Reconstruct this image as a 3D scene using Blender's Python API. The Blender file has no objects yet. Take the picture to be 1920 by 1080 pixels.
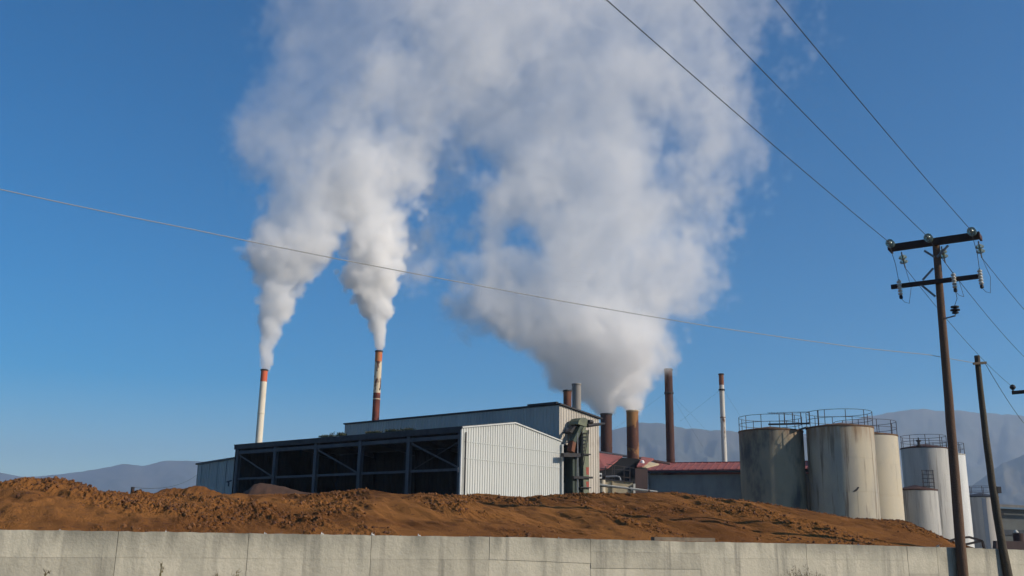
import bpy, bmesh, math, random
import numpy as np
from mathutils import Vector, Matrix
R = math.radians
random.seed(7); RNG = np.random.default_rng(7)
scene = bpy.context.scene
col = scene.collection

# ------------------------------------------------------------------ camera
FPX, CX, CY = 1800.0, 960.0, 540.0            # focal length in photo pixels (1920 wide)
PITCH, ROLL, EYE = math.atan(465 / 1800.0), R(0.85), 1.75
_F = Vector((0, math.cos(PITCH), math.sin(PITCH)))
_U0 = Vector((0, -math.sin(PITCH), math.cos(PITCH))); _R0 = Vector((1, 0, 0))
_U = _U0 * math.cos(ROLL) - _R0 * math.sin(ROLL)
_Rt = _R0 * math.cos(ROLL) + _U0 * math.sin(ROLL)
cam_d = bpy.data.cameras.new('camera'); cam = bpy.data.objects.new('camera', cam_d); col.objects.link(cam)
cam_d.sensor_width = 36; cam_d.lens = 36 * FPX / 1920; cam_d.clip_start = 0.1; cam_d.clip_end = 30000
cam.matrix_world = Matrix(((_Rt.x, _U.x, -_F.x, 0), (_Rt.y, _U.y, -_F.y, 0), (_Rt.z, _U.z, -_F.z, EYE), (0, 0, 0, 1)))
scene.camera = cam

# ------------------------------------------------------------------ sky and sun
HAZE = 1.7e-4
SUN_EL = R(28); SUN_H = (0.935, -0.355)        # horizontal direction towards the sun
world = bpy.data.worlds.new('World'); scene.world = world; world.use_nodes = True
wn = world.node_tree; sky = wn.nodes.new('ShaderNodeTexSky'); sky.sky_type = 'NISHITA'; sky.sun_disc = False
sky.sun_elevation = SUN_EL; sky.sun_rotation = math.atan2(SUN_H[0], SUN_H[1])
sky.air_density = 1.0; sky.dust_density = 0.0; sky.ozone_density = 4.0; sky.altitude = 100
hs = wn.nodes.new('ShaderNodeHueSaturation'); hs.inputs['Saturation'].default_value = 1.68; wn.links.new(sky.outputs[0], hs.inputs['Color'])
bg = wn.nodes['Background']; wn.links.new(hs.outputs[0], bg.inputs[0]); bg.inputs[1].default_value = 0.092
sun_d = bpy.data.lights.new('sun', 'SUN'); sun = bpy.data.objects.new('sun', sun_d); col.objects.link(sun)
sun_d.energy = 4.8; sun_d.angle = R(0.5); sun_d.color = (1.0, 0.88, 0.72)
_s = Vector((SUN_H[0] * math.cos(SUN_EL), SUN_H[1] * math.cos(SUN_EL), math.sin(SUN_EL)))
sun.rotation_euler = _s.to_track_quat('Z', 'Y').to_euler()
vs = scene.view_settings; vs.view_transform = 'Standard'; vs.look = 'None'; vs.exposure = 0.15; vs.gamma = 1.0; vs.use_curve_mapping = False
cy = scene.cycles
cy.use_denoising = True; cy.max_bounces = 12; cy.diffuse_bounces = 3; cy.glossy_bounces = 2; cy.transparent_max_bounces = 8
cy.use_adaptive_sampling = True; cy.adaptive_threshold = 0.03; cy.volume_bounces = 9; cy.volume_step_rate = 2.5; cy.volume_max_steps = 256; cy.caustics_reflective = False; cy.caustics_refractive = False

# ------------------------------------------------------------------ helpers
def ray(px, py):
    return _F * FPX + _Rt * (px - CX) + _U * (CY - py)
def at(px, py, y):
    d = ray(px, py); return Vector((0, 0, EYE)) + d * (y / d.y)
def gx(px, y, z=0.0):
    """x of the point at depth y and height z that shows in column px"""
    # solve along the column: iterate on py
    a, b = -2000.0, 3000.0
    for _ in range(60):
        m = (a + b) / 2
        if at(px, m, y).z > z: a = m
        else: b = m
    return at(px, m, y).x
def proj(p):
    q = Vector(p) - Vector((0, 0, EYE)); w = q.dot(_F)
    return CX + FPX * q.dot(_Rt) / w, CY - FPX * q.dot(_U) / w
def on_plane(px, py, A, B):
    """where the sight line through (px, py) meets the vertical plane through plan points A and B"""
    n = Vector((-(B[1] - A[1]), B[0] - A[0], 0)); d = ray(px, py); o = Vector((0, 0, EYE))
    return o + d * ((Vector((A[0], A[1], 0)) - o).dot(n) / d.dot(n))
def px_m(y): return y / 1859.0                  # metres per photo pixel at depth y

# ---- materials
MATS = {}
def mat(name, c1, c2=None, scale=1.0, stretch=(1, 1, 1), lo=0.35, hi=0.65, detail=6, rough=0.85, metal=0.0, bump=0.0, bscale=8.0,
        c3=None, scale3=1.0, stretch3=(1, 1, 1), lo3=0.55, hi3=0.65, vary=0.0, spec=0.3, transmission=0.0, emit=None, rust=None):
    m = bpy.data.materials.new(name); m.use_nodes = True; t = m.node_tree; N = t.nodes; Lk = t.links
    b = N['Principled BSDF']; b.inputs['Roughness'].default_value = rough; b.inputs['Metallic'].default_value = metal
    b.inputs['Specular IOR Level'].default_value = spec
    b.inputs['Base Color'].default_value = (*c1, 1)
    if transmission: b.inputs['Transmission Weight'].default_value = transmission
    if emit: b.inputs['Emission Color'].default_value = (*emit[:3], 1); b.inputs['Emission Strength'].default_value = emit[3]
    geo = N.new('ShaderNodeNewGeometry')
    def tex(sc, st, det):
        mp = N.new('ShaderNodeMapping'); mp.inputs['Scale'].default_value = st; Lk.new(geo.outputs['Position'], mp.inputs[0])
        n = N.new('ShaderNodeTexNoise'); n.inputs['Scale'].default_value = sc; n.inputs['Detail'].default_value = det; n.inputs['Roughness'].default_value = 0.6
        Lk.new(mp.outputs[0], n.inputs['Vector']); return n.outputs['Fac']
    def ramp(v, a, c):
        r = N.new('ShaderNodeMapRange'); r.interpolation_type = 'SMOOTHSTEP'; r.inputs[1].default_value = a; r.inputs[2].default_value = c; Lk.new(v, r.inputs[0]); return r.outputs[0]
    def mix(f, a, c):
        x = N.new('ShaderNodeMix'); x.data_type = 'RGBA'
        Lk.new(f, x.inputs[0])
        for s, v in ((x.inputs[6], a), (x.inputs[7], c)):
            if isinstance(v, tuple): s.default_value = (*v, 1)
            else: Lk.new(v, s)
        return x.outputs[2]
    colr = c1
    if c2: colr = mix(ramp(tex(scale, stretch, detail), lo, hi), c1, c2)
    if c3: colr = mix(ramp(tex(scale3, stretch3, detail), lo3, hi3), colr, c3)
    if rust:                                                            # rust runs below a rim: (colour, height where it ends, rim height)
        sz = N.new('ShaderNodeSeparateXYZ'); Lk.new(geo.outputs['Position'], sz.inputs[0]); mm_ = N.new('ShaderNodeMath'); mm_.operation = 'MULTIPLY'
        Lk.new(ramp(sz.outputs[2], rust[1], rust[2]), mm_.inputs[0]); Lk.new(ramp(tex(1.6, (1, 1, 0.12), 6), 0.34, 0.62), mm_.inputs[1]); colr = mix(mm_.outputs[0], colr, rust[0])
    if vary:
        oi = N.new('ShaderNodeObjectInfo'); h = N.new('ShaderNodeHueSaturation')
        mr = N.new('ShaderNodeMapRange'); mr.inputs[3].default_value = 1 - vary; mr.inputs[4].default_value = 1 + vary; Lk.new(oi.outputs['Random'], mr.inputs[0]); Lk.new(mr.outputs[0], h.inputs['Value'])
        if isinstance(colr, tuple): h.inputs['Color'].default_value = (*colr, 1)
        else: Lk.new(colr, h.inputs['Color'])
        colr = h.outputs[0]
    if not isinstance(colr, tuple): Lk.new(colr, b.inputs['Base Color'])
    if bump:
        bn = N.new('ShaderNodeBump'); bn.inputs['Strength'].default_value = bump; bn.inputs['Distance'].default_value = 0.05
        Lk.new(tex(bscale, (1, 1, 1), 5), bn.inputs['Height']); Lk.new(bn.outputs[0], b.inputs['Normal'])
    MATS[name] = m; return m

# ---- mesh collecting
class MB:
    def __init__(s): s.v = []; s.f = []
    def face(s, pts): n = len(s.v); s.v += [tuple(p) for p in pts]; s.f.append(tuple(range(n, n + len(pts)))); return s
    def prism(s, base, off):
        """closed prism: polygon base (world points) swept by the vector off"""
        n = len(s.v); k = len(base); off = Vector(off)
        s.v += [tuple(p) for p in base] + [tuple(Vector(p) + off) for p in base]
        s.f.append(tuple(range(n + k - 1, n - 1, -1))); s.f.append(tuple(range(n + k, n + 2 * k)))
        for i in range(k): j = (i + 1) % k; s.f.append((n + i, n + j, n + k + j, n + k + i))
        return s
    def box(s, c, sx, sy, sz, ax=(1, 0, 0), ay=(0, 1, 0)):
        ax = Vector(ax).normalized(); ay = Vector(ay).normalized(); az = ax.cross(ay); c = Vector(c)
        b = [c + ax * (i * sx / 2) + ay * (j * sy / 2) - az * (sz / 2) for i, j in ((-1, -1), (1, -1), (1, 1), (-1, 1))]
        return s.prism(b, az * sz)
    def bar(s, p, q, w, h=None, side=None):
        p, q = Vector(p), Vector(q); d = (q - p).normalized(); h = h or w
        up = Vector((0, 0, 1)) if abs(d.z) < 0.95 else Vector((0, 1, 0))
        if side is not None: x = (Vector(side) - d * d.dot(Vector(side))).normalized()
        else: x = d.cross(up).normalized()
        y = x.cross(d).normalized()
        return s.prism([p + x * (a * w / 2) + y * (b * h / 2) for a, b in ((-1, -1), (1, -1), (1, 1), (-1, 1))], q - p)
    def tube(s, pts, rad, n=8, caps=True):
        pts = [Vector(p) for p in pts]; k = len(pts); rad = rad if hasattr(rad, '__len__') else [rad] * k; b = len(s.v); x = None
        for i, p in enumerate(pts):
            d = (pts[min(i + 1, k - 1)] - pts[max(i - 1, 0)]).normalized()
            if x is None: x = d.cross(Vector((0.13, 0.21, 1)) if abs(d.z) < 0.9 else Vector((1, 0, 0)))
            x = (x - d * x.dot(d)).normalized(); y = d.cross(x)
            for j in range(n): a = 2 * math.pi * j / n; s.v.append(tuple(p + (x * math.cos(a) + y * math.sin(a)) * rad[i]))
        for i in range(k - 1):
            for j in range(n): j2 = (j + 1) % n; s.f.append((b + i * n + j, b + i * n + j2, b + (i + 1) * n + j2, b + (i + 1) * n + j))
        if caps: s.f.append(tuple(range(b + n - 1, b - 1, -1))); s.f.append(tuple(range(b + (k - 1) * n, b + k * n)))
        return s
    def lathe(s, c, prof, n=32, axis=None, caps=True):
        """prof: (radius, height) pairs up the axis from c"""
        c = Vector(c); az = Vector(axis or (0, 0, 1)).normalized(); ax = az.orthogonal().normalized(); ay = az.cross(ax); b = len(s.v)
        for r, h in prof:
            for j in range(n): a = 2 * math.pi * j / n; s.v.append(tuple(c + az * h + (ax * math.cos(a) + ay * math.sin(a)) * r))
        for i in range(len(prof) - 1):
            for j in range(n): j2 = (j + 1) % n; s.f.append((b + i * n + j, b + i * n + j2, b + (i + 1) * n + j2, b + (i + 1) * n + j))
        if caps: s.f.append(tuple(range(b + n - 1, b - 1, -1))); s.f.append(tuple(range(b + (len(prof) - 1) * n, b + len(prof) * n)))
        return s
    def ring(s, c, r, tr, n=32, m=5, a0=0, a1=2 * math.pi):
        pts = [Vector(c) + Vector((math.cos(a0 + (a1 - a0) * i / n) * r, math.sin(a0 + (a1 - a0) * i / n) * r, 0)) for i in range(n + 1)]
        return s.tube(pts, tr, m, caps=False)
    def ribbed(s, A, B, out, ztop, zbot, pitch=0.28, depth=0.045, flip=False):
        """trapezoid ribbed sheet from plan point A to B; ztop(t), zbot(t) heights with t in metres from A; out: outward direction"""
        A, B = Vector((A[0], A[1], 0)), Vector((B[0], B[1], 0)); d = (B - A); L = d.length; d = d / L; out = Vector(out).normalized()
        ts = []; k = 0; t = 0.0
        while t < L:
            for f, o in ((0, 0), (0.52, 0), (0.62, 1), (0.9, 1)):
                tt = t + f * pitch
                if tt < L: ts.append((tt, o))
            t += pitch
        ts.append((L, 0)); b = len(s.v)
        for tt, o in ts:
            p = A + d * tt + out * (o * depth)
            s.v.append((p.x, p.y, zbot(tt))); s.v.append((p.x, p.y, ztop(tt)))
        for i in range(len(ts) - 1): s.f.append((b + 2 * i, b + 2 * i + 2, b + 2 * i + 3, b + 2 * i + 1))
        return s
    def build(s, name, m, parent=None, smooth=False, thick=0.0):
        o0 = ROOT.get(parent.name, Vector()) if parent else Vector()
        me = bpy.data.meshes.new(name); me.from_pydata([(x - o0.x, y - o0.y, z - o0.z) for x, y, z in s.v], [], s.f); me.update()
        ob = bpy.data.objects.new(name, me); col.objects.link(ob); me.materials.append(MATS[m] if isinstance(m, str) else m)
        if parent: ob.parent = parent; ROOT[ob.name] = o0
        if smooth: me.shade_smooth(); me.set_sharp_from_angle(angle=R(38))
        return ob
ROOT = {}
def thing(name, label, cat, loc, group=None):
    o = bpy.data.objects.new(name, None); col.objects.link(o); o.location = loc; ROOT[o.name] = Vector(loc); o.empty_display_size = 0.2
    o['label'] = label; o['category'] = cat
    if group: o['group'] = group
    return o
def tag(o, label, cat, group=None, kind=None):
    if label: o['label'] = label
    if cat: o['category'] = cat
    if group: o['group'] = group
    if kind: o['kind'] = kind
    return o
def structure(o): o['kind'] = 'structure'; return o
def vnoise(shape, cells, rng):
    """smooth value noise on a grid, cells = (rows, cols) of the lattice"""
    g = rng.random((cells[0] + 3, cells[1] + 3)); y = np.linspace(0, cells[0], shape[0]); x = np.linspace(0, cells[1], shape[1])
    iy = y.astype(int); ix = x.astype(int); fy = (y - iy)[:, None]; fx = (x - ix)[None, :]; fy = fy * fy * (3 - 2 * fy); fx = fx * fx * (3 - 2 * fx)
    a = g[iy][:, ix]; b = g[iy][:, ix + 1]; c = g[iy + 1][:, ix]; d = g[iy + 1][:, ix + 1]
    return (a * (1 - fx) + b * fx) * (1 - fy) + (c * (1 - fx) + d * fx) * fy - 0.5
def grid_obj(name, X, Y, Z, m, parent=None, smooth=True):
    h, w = X.shape; V = np.stack([X, Y, Z], -1).reshape(-1, 3)
    if parent: V = V - np.array(ROOT[parent.name])
    i = np.arange(h * w).reshape(h, w); F = np.stack([i[:-1, :-1], i[:-1, 1:], i[1:, 1:], i[1:, :-1]], -1).reshape(-1, 4)
    me = bpy.data.meshes.new(name); me.vertices.add(h * w); me.vertices.foreach_set('co', V.astype(np.float32).ravel())
    me.loops.add(F.size); me.loops.foreach_set('vertex_index', F.astype(np.int32).ravel()); me.polygons.add(len(F))
    me.polygons.foreach_set('loop_start', np.arange(0, F.size, 4, dtype=np.int32)); me.update(calc_edges=True)
    if smooth: me.shade_smooth()
    me.materials.append(MATS[m]); ob = bpy.data.objects.new(name, me); col.objects.link(ob)
    if parent: ob.parent = parent; ROOT[ob.name] = ROOT[parent.name]
    return ob
# ------------------------------------------------------------------ materials
mat('concrete', (0.47, 0.435, 0.345), (0.35, 0.33, 0.265), 1.7, (1, 1, 0.5), 0.36, 0.68, 10, 0.9, bump=0.35, bscale=14, c3=(0.215, 0.205, 0.17), scale3=4.2, stretch3=(1, 1, 0.045), lo3=0.50, hi3=0.76, vary=0.10, rust=((0.17, 0.165, 0.135), 1.28, 1.80))
mat('concrete_cap', (0.28, 0.265, 0.215), (0.20, 0.19, 0.155), 2.5, (1, 1, 1), bump=0.3, bscale=12)
mat('soil', (0.275, 0.118, 0.036), (0.18, 0.075, 0.025), 0.30, (1, 1, 1.6), 0.40, 0.62, 12, 0.95, bump=1.0, bscale=24, c3=(0.11, 0.05, 0.027), scale3=5.5, lo3=0.55, hi3=0.70, spec=0.03)
mat('soil_dark', (0.075, 0.04, 0.026), (0.055, 0.03, 0.02), 1.2, (1, 1, 1), 0.4, 0.65, 8, 0.95, bump=0.5, bscale=9)
mat('clod', (0.21, 0.094, 0.035), (0.09, 0.042, 0.024), 2.0, (1, 1, 1), 0.4, 0.62, 5, 0.95, bump=0.6, bscale=20)
mat('ground', (0.16, 0.12, 0.075), (0.10, 0.085, 0.05), 0.08, (1, 1, 1), 0.4, 0.6, 8, 0.95)
mat('mountain', (0.05, 0.055, 0.042), (0.075, 0.07, 0.055), 0.004, (1, 1, 1), 0.4, 0.62, 10, 0.95)
mat('white_sheet', (0.53, 0.54, 0.51), (0.46, 0.47, 0.44), 0.5, (1, 1, 0.25), 0.4, 0.75, 8, 0.45, spec=0.4, c3=(0.38, 0.375, 0.34), scale3=0.9, stretch3=(1, 1, 0.12), lo3=0.58, hi3=0.85)
mat('white_trim', (0.55, 0.555, 0.53), (0.47, 0.475, 0.45), 1.5, rough=0.45)
mat('grey_sheet', (0.34, 0.36, 0.35), (0.27, 0.29, 0.29), 0.5, (1, 1, 0.2), 0.4, 0.7, 8, 0.5, spec=0.4)
mat('beige_sheet', (0.47, 0.43, 0.37), (0.38, 0.34, 0.29), 0.6, (1, 1, 0.25), 0.4, 0.7, 8, 0.55, c3=(0.25, 0.16, 0.12), scale3=0.35, lo3=0.58, hi3=0.85)
mat('dark_sheet', (0.024, 0.026, 0.03), (0.016, 0.017, 0.02), 0.6, rough=0.8)  # near black: the open shed's inner shade is put into this colour
mat('steel_blue', (0.075, 0.085, 0.10), (0.055, 0.063, 0.075), 1.5, (1, 1, 0.4), rough=0.65, vary=0.05)
mat('dark_trim', (0.045, 0.045, 0.05), (0.03, 0.03, 0.035), 2.0, rough=0.7)
mat('roof_metal', (0.12, 0.12, 0.12), (0.08, 0.08, 0.075), 1.0, rough=0.7)
mat('black_steel', (0.022, 0.022, 0.026), (0.035, 0.03, 0.028), 3.0, rough=0.6)
mat('stack_red', (0.58, 0.12, 0.06), (0.45, 0.19, 0.07), 1.1, (1, 1, 0.7), 0.42, 0.6, 6, 0.7, c3=(0.18, 0.07, 0.04), scale3=2.5, lo3=0.6, hi3=0.7)
mat('stack_white', (0.70, 0.64, 0.52), (0.58, 0.50, 0.38), 0.8, (1, 1, 0.3), 0.4, 0.7, 6, 0.65, c3=(0.13, 0.06, 0.04), scale3=1.6, stretch3=(1, 1, 0.35), lo3=0.66, hi3=0.72)
mat('stack_peeling', (0.62, 0.54, 0.40), (0.50, 0.42, 0.30), 0.8, (1, 1, 0.3), 0.4, 0.7, 6, 0.65, c3=(0.10, 0.035, 0.025), scale3=0.75, stretch3=(1, 1, 0.45), lo3=0.53, hi3=0.57)
mat('stack_rusted', (0.20, 0.055, 0.035), (0.11, 0.035, 0.028), 1.2, (1, 1, 0.5), 0.4, 0.6, 6, 0.8, c3=(0.34, 0.07, 0.04), scale3=0.9, lo3=0.58, hi3=0.66)
mat('rust_dark', (0.075, 0.034, 0.026), (0.05, 0.028, 0.026), 0.7, (1, 1, 0.4), 0.38, 0.66, 7, 0.85, c3=(0.12, 0.05, 0.028), scale3=1.1, stretch3=(1, 1, 0.6), lo3=0.58, hi3=0.75, bump=0.2)
mat('rust_patchy', (0.095, 0.038, 0.024), (0.27, 0.135, 0.05), 0.42, (1, 1, 0.8), 0.485, 0.545, 6, 0.8, c3=(0.17, 0.06, 0.03), scale3=1.2, lo3=0.55, hi3=0.7, bump=0.2)
mat('rust_orange', (0.20, 0.085, 0.045), (0.12, 0.05, 0.032), 0.9, (1, 1, 0.6), 0.4, 0.6, 7, 0.85)
mat('stack_grey', (0.24, 0.225, 0.205), (0.17, 0.16, 0.15), 0.8, (1, 1, 0.2), 0.4, 0.7, 7, 0.75)
mat('stack_pale', (0.55, 0.53, 0.47), (0.44, 0.41, 0.36), 0.8, (1, 1, 0.2), 0.4, 0.7, 7, 0.7, c3=(0.12, 0.055, 0.035), scale3=1.3, stretch3=(1, 1, 0.3), lo3=0.6, hi3=0.68)
mat('red_roof', (0.29, 0.09, 0.08), (0.22, 0.075, 0.068), 0.5, (1, 1, 1), 0.4, 0.65, 7, 0.8, c3=(0.33, 0.13, 0.11), scale3=1.5, lo3=0.58, hi3=0.75)
mat('block_wall', (0.33, 0.335, 0.31), (0.26, 0.265, 0.25), 0.6, (1, 1, 0.5), 0.4, 0.65, 7, 0.9)
mat('tan_wall', (0.46, 0.38, 0.25), (0.34, 0.28, 0.19), 1.1, (1, 1, 0.3), 0.42, 0.68, 7, 0.9)
mat('brown_sheet', (0.10, 0.065, 0.06), (0.075, 0.05, 0.047), 0.8, (1, 1, 0.3), rough=0.8)
mat('green_paint', (0.15, 0.165, 0.11), (0.095, 0.105, 0.078), 0.9, (1, 1, 0.5), 0.4, 0.65, 6, 0.7, c3=(0.07, 0.05, 0.035), scale3=2.0, lo3=0.62, hi3=0.72)
mat('green_dark', (0.05, 0.066, 0.05), (0.035, 0.045, 0.038), 1.2, rough=0.75)  # green paint with the elevator's shaded side put into the colour
mat('red_paint', (0.36, 0.06, 0.04), (0.24, 0.06, 0.04), 1.5, rough=0.7)
mat('pole_wood', (0.155, 0.095, 0.062), (0.085, 0.052, 0.037), 2.2, (1, 1, 0.06), 0.38, 0.68, 8, 0.9, bump=0.5, bscale=20, c3=(0.21, 0.14, 0.10), scale3=3.0, stretch3=(1, 1, 0.05), lo3=0.58, hi3=0.75)
mat('pole_dark', (0.085, 0.07, 0.05), (0.045, 0.038, 0.03), 2.2, (1, 1, 0.06), 0.38, 0.68, 8, 0.9, bump=0.5, bscale=20)
mat('arm_wood', (0.055, 0.034, 0.028), (0.035, 0.024, 0.022), 3.0, (1, 1, 1), rough=0.85, bump=0.3)
mat('galvanised', (0.20, 0.22, 0.24), (0.14, 0.15, 0.17), 4.0, rough=0.55, metal=0.3)
mat('porcelain', (0.55, 0.54, 0.48), (0.42, 0.41, 0.36), 6.0, rough=0.35)
mat('glass_green', (0.62, 0.78, 0.70), rough=0.12, transmission=0.75, spec=0.5)
mat('cable', (0.055, 0.06, 0.065), rough=0.7)
mat('cable_pale', (0.34, 0.33, 0.32), rough=0.7)
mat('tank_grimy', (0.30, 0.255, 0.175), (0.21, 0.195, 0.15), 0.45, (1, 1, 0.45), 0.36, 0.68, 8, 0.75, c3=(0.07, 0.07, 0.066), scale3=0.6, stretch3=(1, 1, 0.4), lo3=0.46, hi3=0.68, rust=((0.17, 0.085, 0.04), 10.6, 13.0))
mat('tank_cream', (0.44, 0.385, 0.285), (0.33, 0.305, 0.255), 0.5, (1, 1, 0.35), 0.36, 0.68, 8, 0.7, c3=(0.19, 0.155, 0.115), scale3=2.0, stretch3=(1, 1, 0.07), lo3=0.53, hi3=0.66, rust=((0.24, 0.13, 0.05), 10.2, 13.2))
mat('tank_yellowed', (0.50, 0.435, 0.32), (0.43, 0.39, 0.31), 0.5, (1, 1, 0.5), 0.36, 0.68, 8, 0.65, c3=(0.33, 0.28, 0.2), scale3=0.8, stretch3=(1, 1, 0.4), lo3=0.58, hi3=0.75)
mat('tank_white', (0.44, 0.425, 0.39), (0.34, 0.33, 0.31), 1.0, (1, 1, 0.15), 0.38, 0.7, 8, 0.6, c3=(0.26, 0.245, 0.22), scale3=2.4, stretch3=(1, 1, 0.05), lo3=0.52, hi3=0.64)
mat('tank_bright', (0.66, 0.66, 0.63), (0.55, 0.55, 0.53), 0.6, (1, 1, 0.25), rough=0.5)
mat('tank_streaked', (0.50, 0.46, 0.41), (0.33, 0.30, 0.28), 0.9, (1, 1, 0.05), 0.4, 0.62, 8, 0.7, c3=(0.24, 0.15, 0.09), scale3=1.1, stretch3=(1, 1, 0.05), lo3=0.6, hi3=0.75)
mat('blue_stain', (0.20, 0.24, 0.30), (0.26, 0.28, 0.31), 1.5, (1, 1, 0.2), rough=0.7)
mat('tank_rim', (0.11, 0.05, 0.03), (0.16, 0.10, 0.05), 1.5, rough=0.9)
mat('rail_steel', (0.045, 0.048, 0.055), (0.07, 0.05, 0.045), 2.0, rough=0.7)
mat('lamp_white', (0.85, 0.85, 0.82), rough=0.3)
mat('plastic_scrap', (0.42, 0.42, 0.40), rough=0.5)
mat('dry_leaf', (0.085, 0.068, 0.042), (0.05, 0.04, 0.028), 8.0, rough=0.9, vary=0.1)
mat('dry_stem', (0.16, 0.125, 0.06), (0.10, 0.09, 0.04), 6.0, rough=0.9)
mat('roof_weed', (0.045, 0.06, 0.028), (0.06, 0.06, 0.035), 5.0, rough=0.9)
mat('plank', (0.20, 0.16, 0.115), (0.13, 0.10, 0.075), 5.0, (1, 1, 1), rough=0.9)
mat('far_wall', (0.16, 0.17, 0.16), (0.12, 0.125, 0.12), 0.4, rough=0.85)
mat('blue_trim', (0.12, 0.19, 0.26), rough=0.7)

# ------------------------------------------------------------------ ground and mountains
m = MB(); m.face([(-9000, -3000, 0), (9000, -3000, 0), (9000, 9000, 0), (-9000, 9000, 0)])
structure(m.build('ground', 'ground'))
def mountain(name, outline, depth, run, seed):
    rng = np.random.default_rng(seed); px = np.linspace(outline[0][0], outline[-1][0], 260); ypx = np.interp(px, [o[0] for o in outline], [o[1] for o in outline])
    pts = [at(a, b, depth) for a, b in zip(px, ypx)]; cx = np.array([p.x for p in pts]); cz = np.array([p.z for p in pts])
    t = np.concatenate([np.linspace(0, 1, 60), np.linspace(1.03, 2, 20)])
    h = np.where(t <= 1, t ** 1.25, np.clip(2 - t, 0, 1) ** 1.1)[:, None] * np.maximum(cz, 1)[None, :]
    sh = (len(t), len(px)); n = vnoise(sh, (8, 30), rng) + 0.5 * vnoise(sh, (16, 60), rng) + 0.25 * vnoise(sh, (32, 120), rng)
    env = (np.minimum(t, 2 - t) * (1 - np.exp(-((t - 1) / 0.18) ** 2)))[:, None]
    Z = np.maximum(h * (1 + 0.22 * n * env), -0.5); Z[0] = -0.5; Z[-1] = -0.5
    Z += (0.012 * vnoise(sh, (3, 90), rng))[...] * cz.max() * np.exp(-((t - 1) / 0.2) ** 2)[:, None]
    Y = depth + (t[:, None] - 1) * run + 60 * vnoise(sh, (4, 24), rng); X = cx[None, :] * (Y / depth)
    return structure(grid_obj(name, X, Y, Z, 'mountain'))
mountain('mountain', [(-300, 905), (-60, 872), (0, 886), (40, 894), (70, 893), (110, 890), (180, 880), (230, 870), (268, 874), (310, 864), (350, 863), (390, 866), (450, 880), (560, 905), (760, 940), (900, 990)], 5200, 1400, 11)
mountain('mountain', [(960, 985), (1040, 880), (1100, 830), (1150, 806), (1200, 794), (1250, 795), (1290, 803), (1330, 808), (1400, 811), (1460, 806), (1520, 815), (1600, 835), (1700, 880), (1800, 960)], 3900, 1100, 12)
mountain('mountain', [(1380, 985), (1450, 880), (1540, 800), (1600, 786), (1640, 778), (1690, 770), (1730, 767), (1790, 771), (1830, 772), (1880, 775), (1930, 781), (2100, 800), (2400, 900)], 4600, 1300, 13)
mountain('mountain', [(1690, 1010), (1760, 960), (1830, 905), (1880, 868), (1930, 850), (2000, 840), (2150, 870), (2400, 960)], 3000, 800, 14)

# ------------------------------------------------------------------ perimeter wall
WA, WB = Vector((11.0, 24.195, 0)), Vector((math.cos(R(25)), math.sin(R(25)), 0)); WN = Vector((WB.y, -WB.x, 0))   # a point of the wall's face, its run, its normal to the road
def wall_s(px):
    p = on_plane(px, 1000, WA, WA + WB); return (p - WA).dot(WB)
TOPS = [(-1100, 976.5), (-150, 990.2), (0, 992.5), (320, 997.5), (640, 1002.5), (970, 1007), (1280, 1015), (1610, 1021.5), (1700, 1024.5), (1800, 1026.5), (1920, 1031), (2080, 1036), (2500, 1047)]
_ts = [wall_s(a) for a, b in TOPS]; _tz = [on_plane(a, b, WA, WA + WB).z for a, b in TOPS]
def wall_top(s): return float(np.interp(s, _ts, _tz))
wall = thing('concrete_wall', 'long streaked concrete perimeter wall in front of the brown soil heap', 'wall', WA)
JO = [-1100, -820, -560, -300, -30, 222, 467, 697, 918, 1107, 1312, 1510, 1698, 1753, 1781, 1850, 1965, 2080, 2290, 2500]
ROWS = {}                                                        # horizontal pour lines below the top, in metres, for each stretch of wall
def pour(i): return [[.415], [.41], [.415], [.41], [.415], [.415], [.42], [.42], [.42], [.24, .56], [.33, .74], [.33, .72], [.62], [.33, .75], [.6], [.36], [.38], [.4], [.4], [.4]][i]
rngw = random.Random(3)
for i in range(len(JO) - 1):
    s0, s1 = wall_s(JO[i]) + 0.004, wall_s(JO[i + 1]) - 0.004
    cuts = [0.0] + pour(i) + [1.9]
    for k in range(len(cuts) - 1):
        o = rngw.uniform(-0.006, 0.008); m = MB(); g = 0.0016
        tilt = 0.05 if i == 8 else 0.0
        def zt(s, c, side):
            b = wall_top(s) - c - (tilt * (s - s0) / (s1 - s0) if 0 < c < 1.5 else 0)
            return max(b + side * g, -0.2) if c else b
        n = 16; fr = [s0 + (s1 - s0) * j / n for j in range(n + 1)]
        jag = [rngw.uniform(-.010, .004) for _ in fr]
        F = []
        up = [WA + WB * s + WN * o + Vector((0, 0, zt(s, cuts[k], -1) + (jag[j] if k == 0 else 0))) for j, s in enumerate(fr)]
        dn = [WA + WB * s + WN * o + Vector((0, 0, zt(s, cuts[k + 1], 1))) for s in fr]
        m.prism(dn + up[::-1], -WN * 0.25)
        m.build('wall_panel', 'concrete', wall)
m = MB()                                                           # core that closes the joints
fr = [wall_s(JO[0]) + (wall_s(JO[-1]) - wall_s(JO[0])) * j / 48 for j in range(49)]
m.prism([WA + WB * fr[0] - WN * 0.02 + Vector((0, 0, -.3)), WA + WB * fr[-1] - WN * 0.02 + Vector((0, 0, -.3))] + [WA + WB * s - WN * 0.02 + Vector((0, 0, wall_top(s) - 0.02)) for s in fr[::-1]], -WN * 0.2)
m.build('wall_core', 'concrete_cap', wall)
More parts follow.
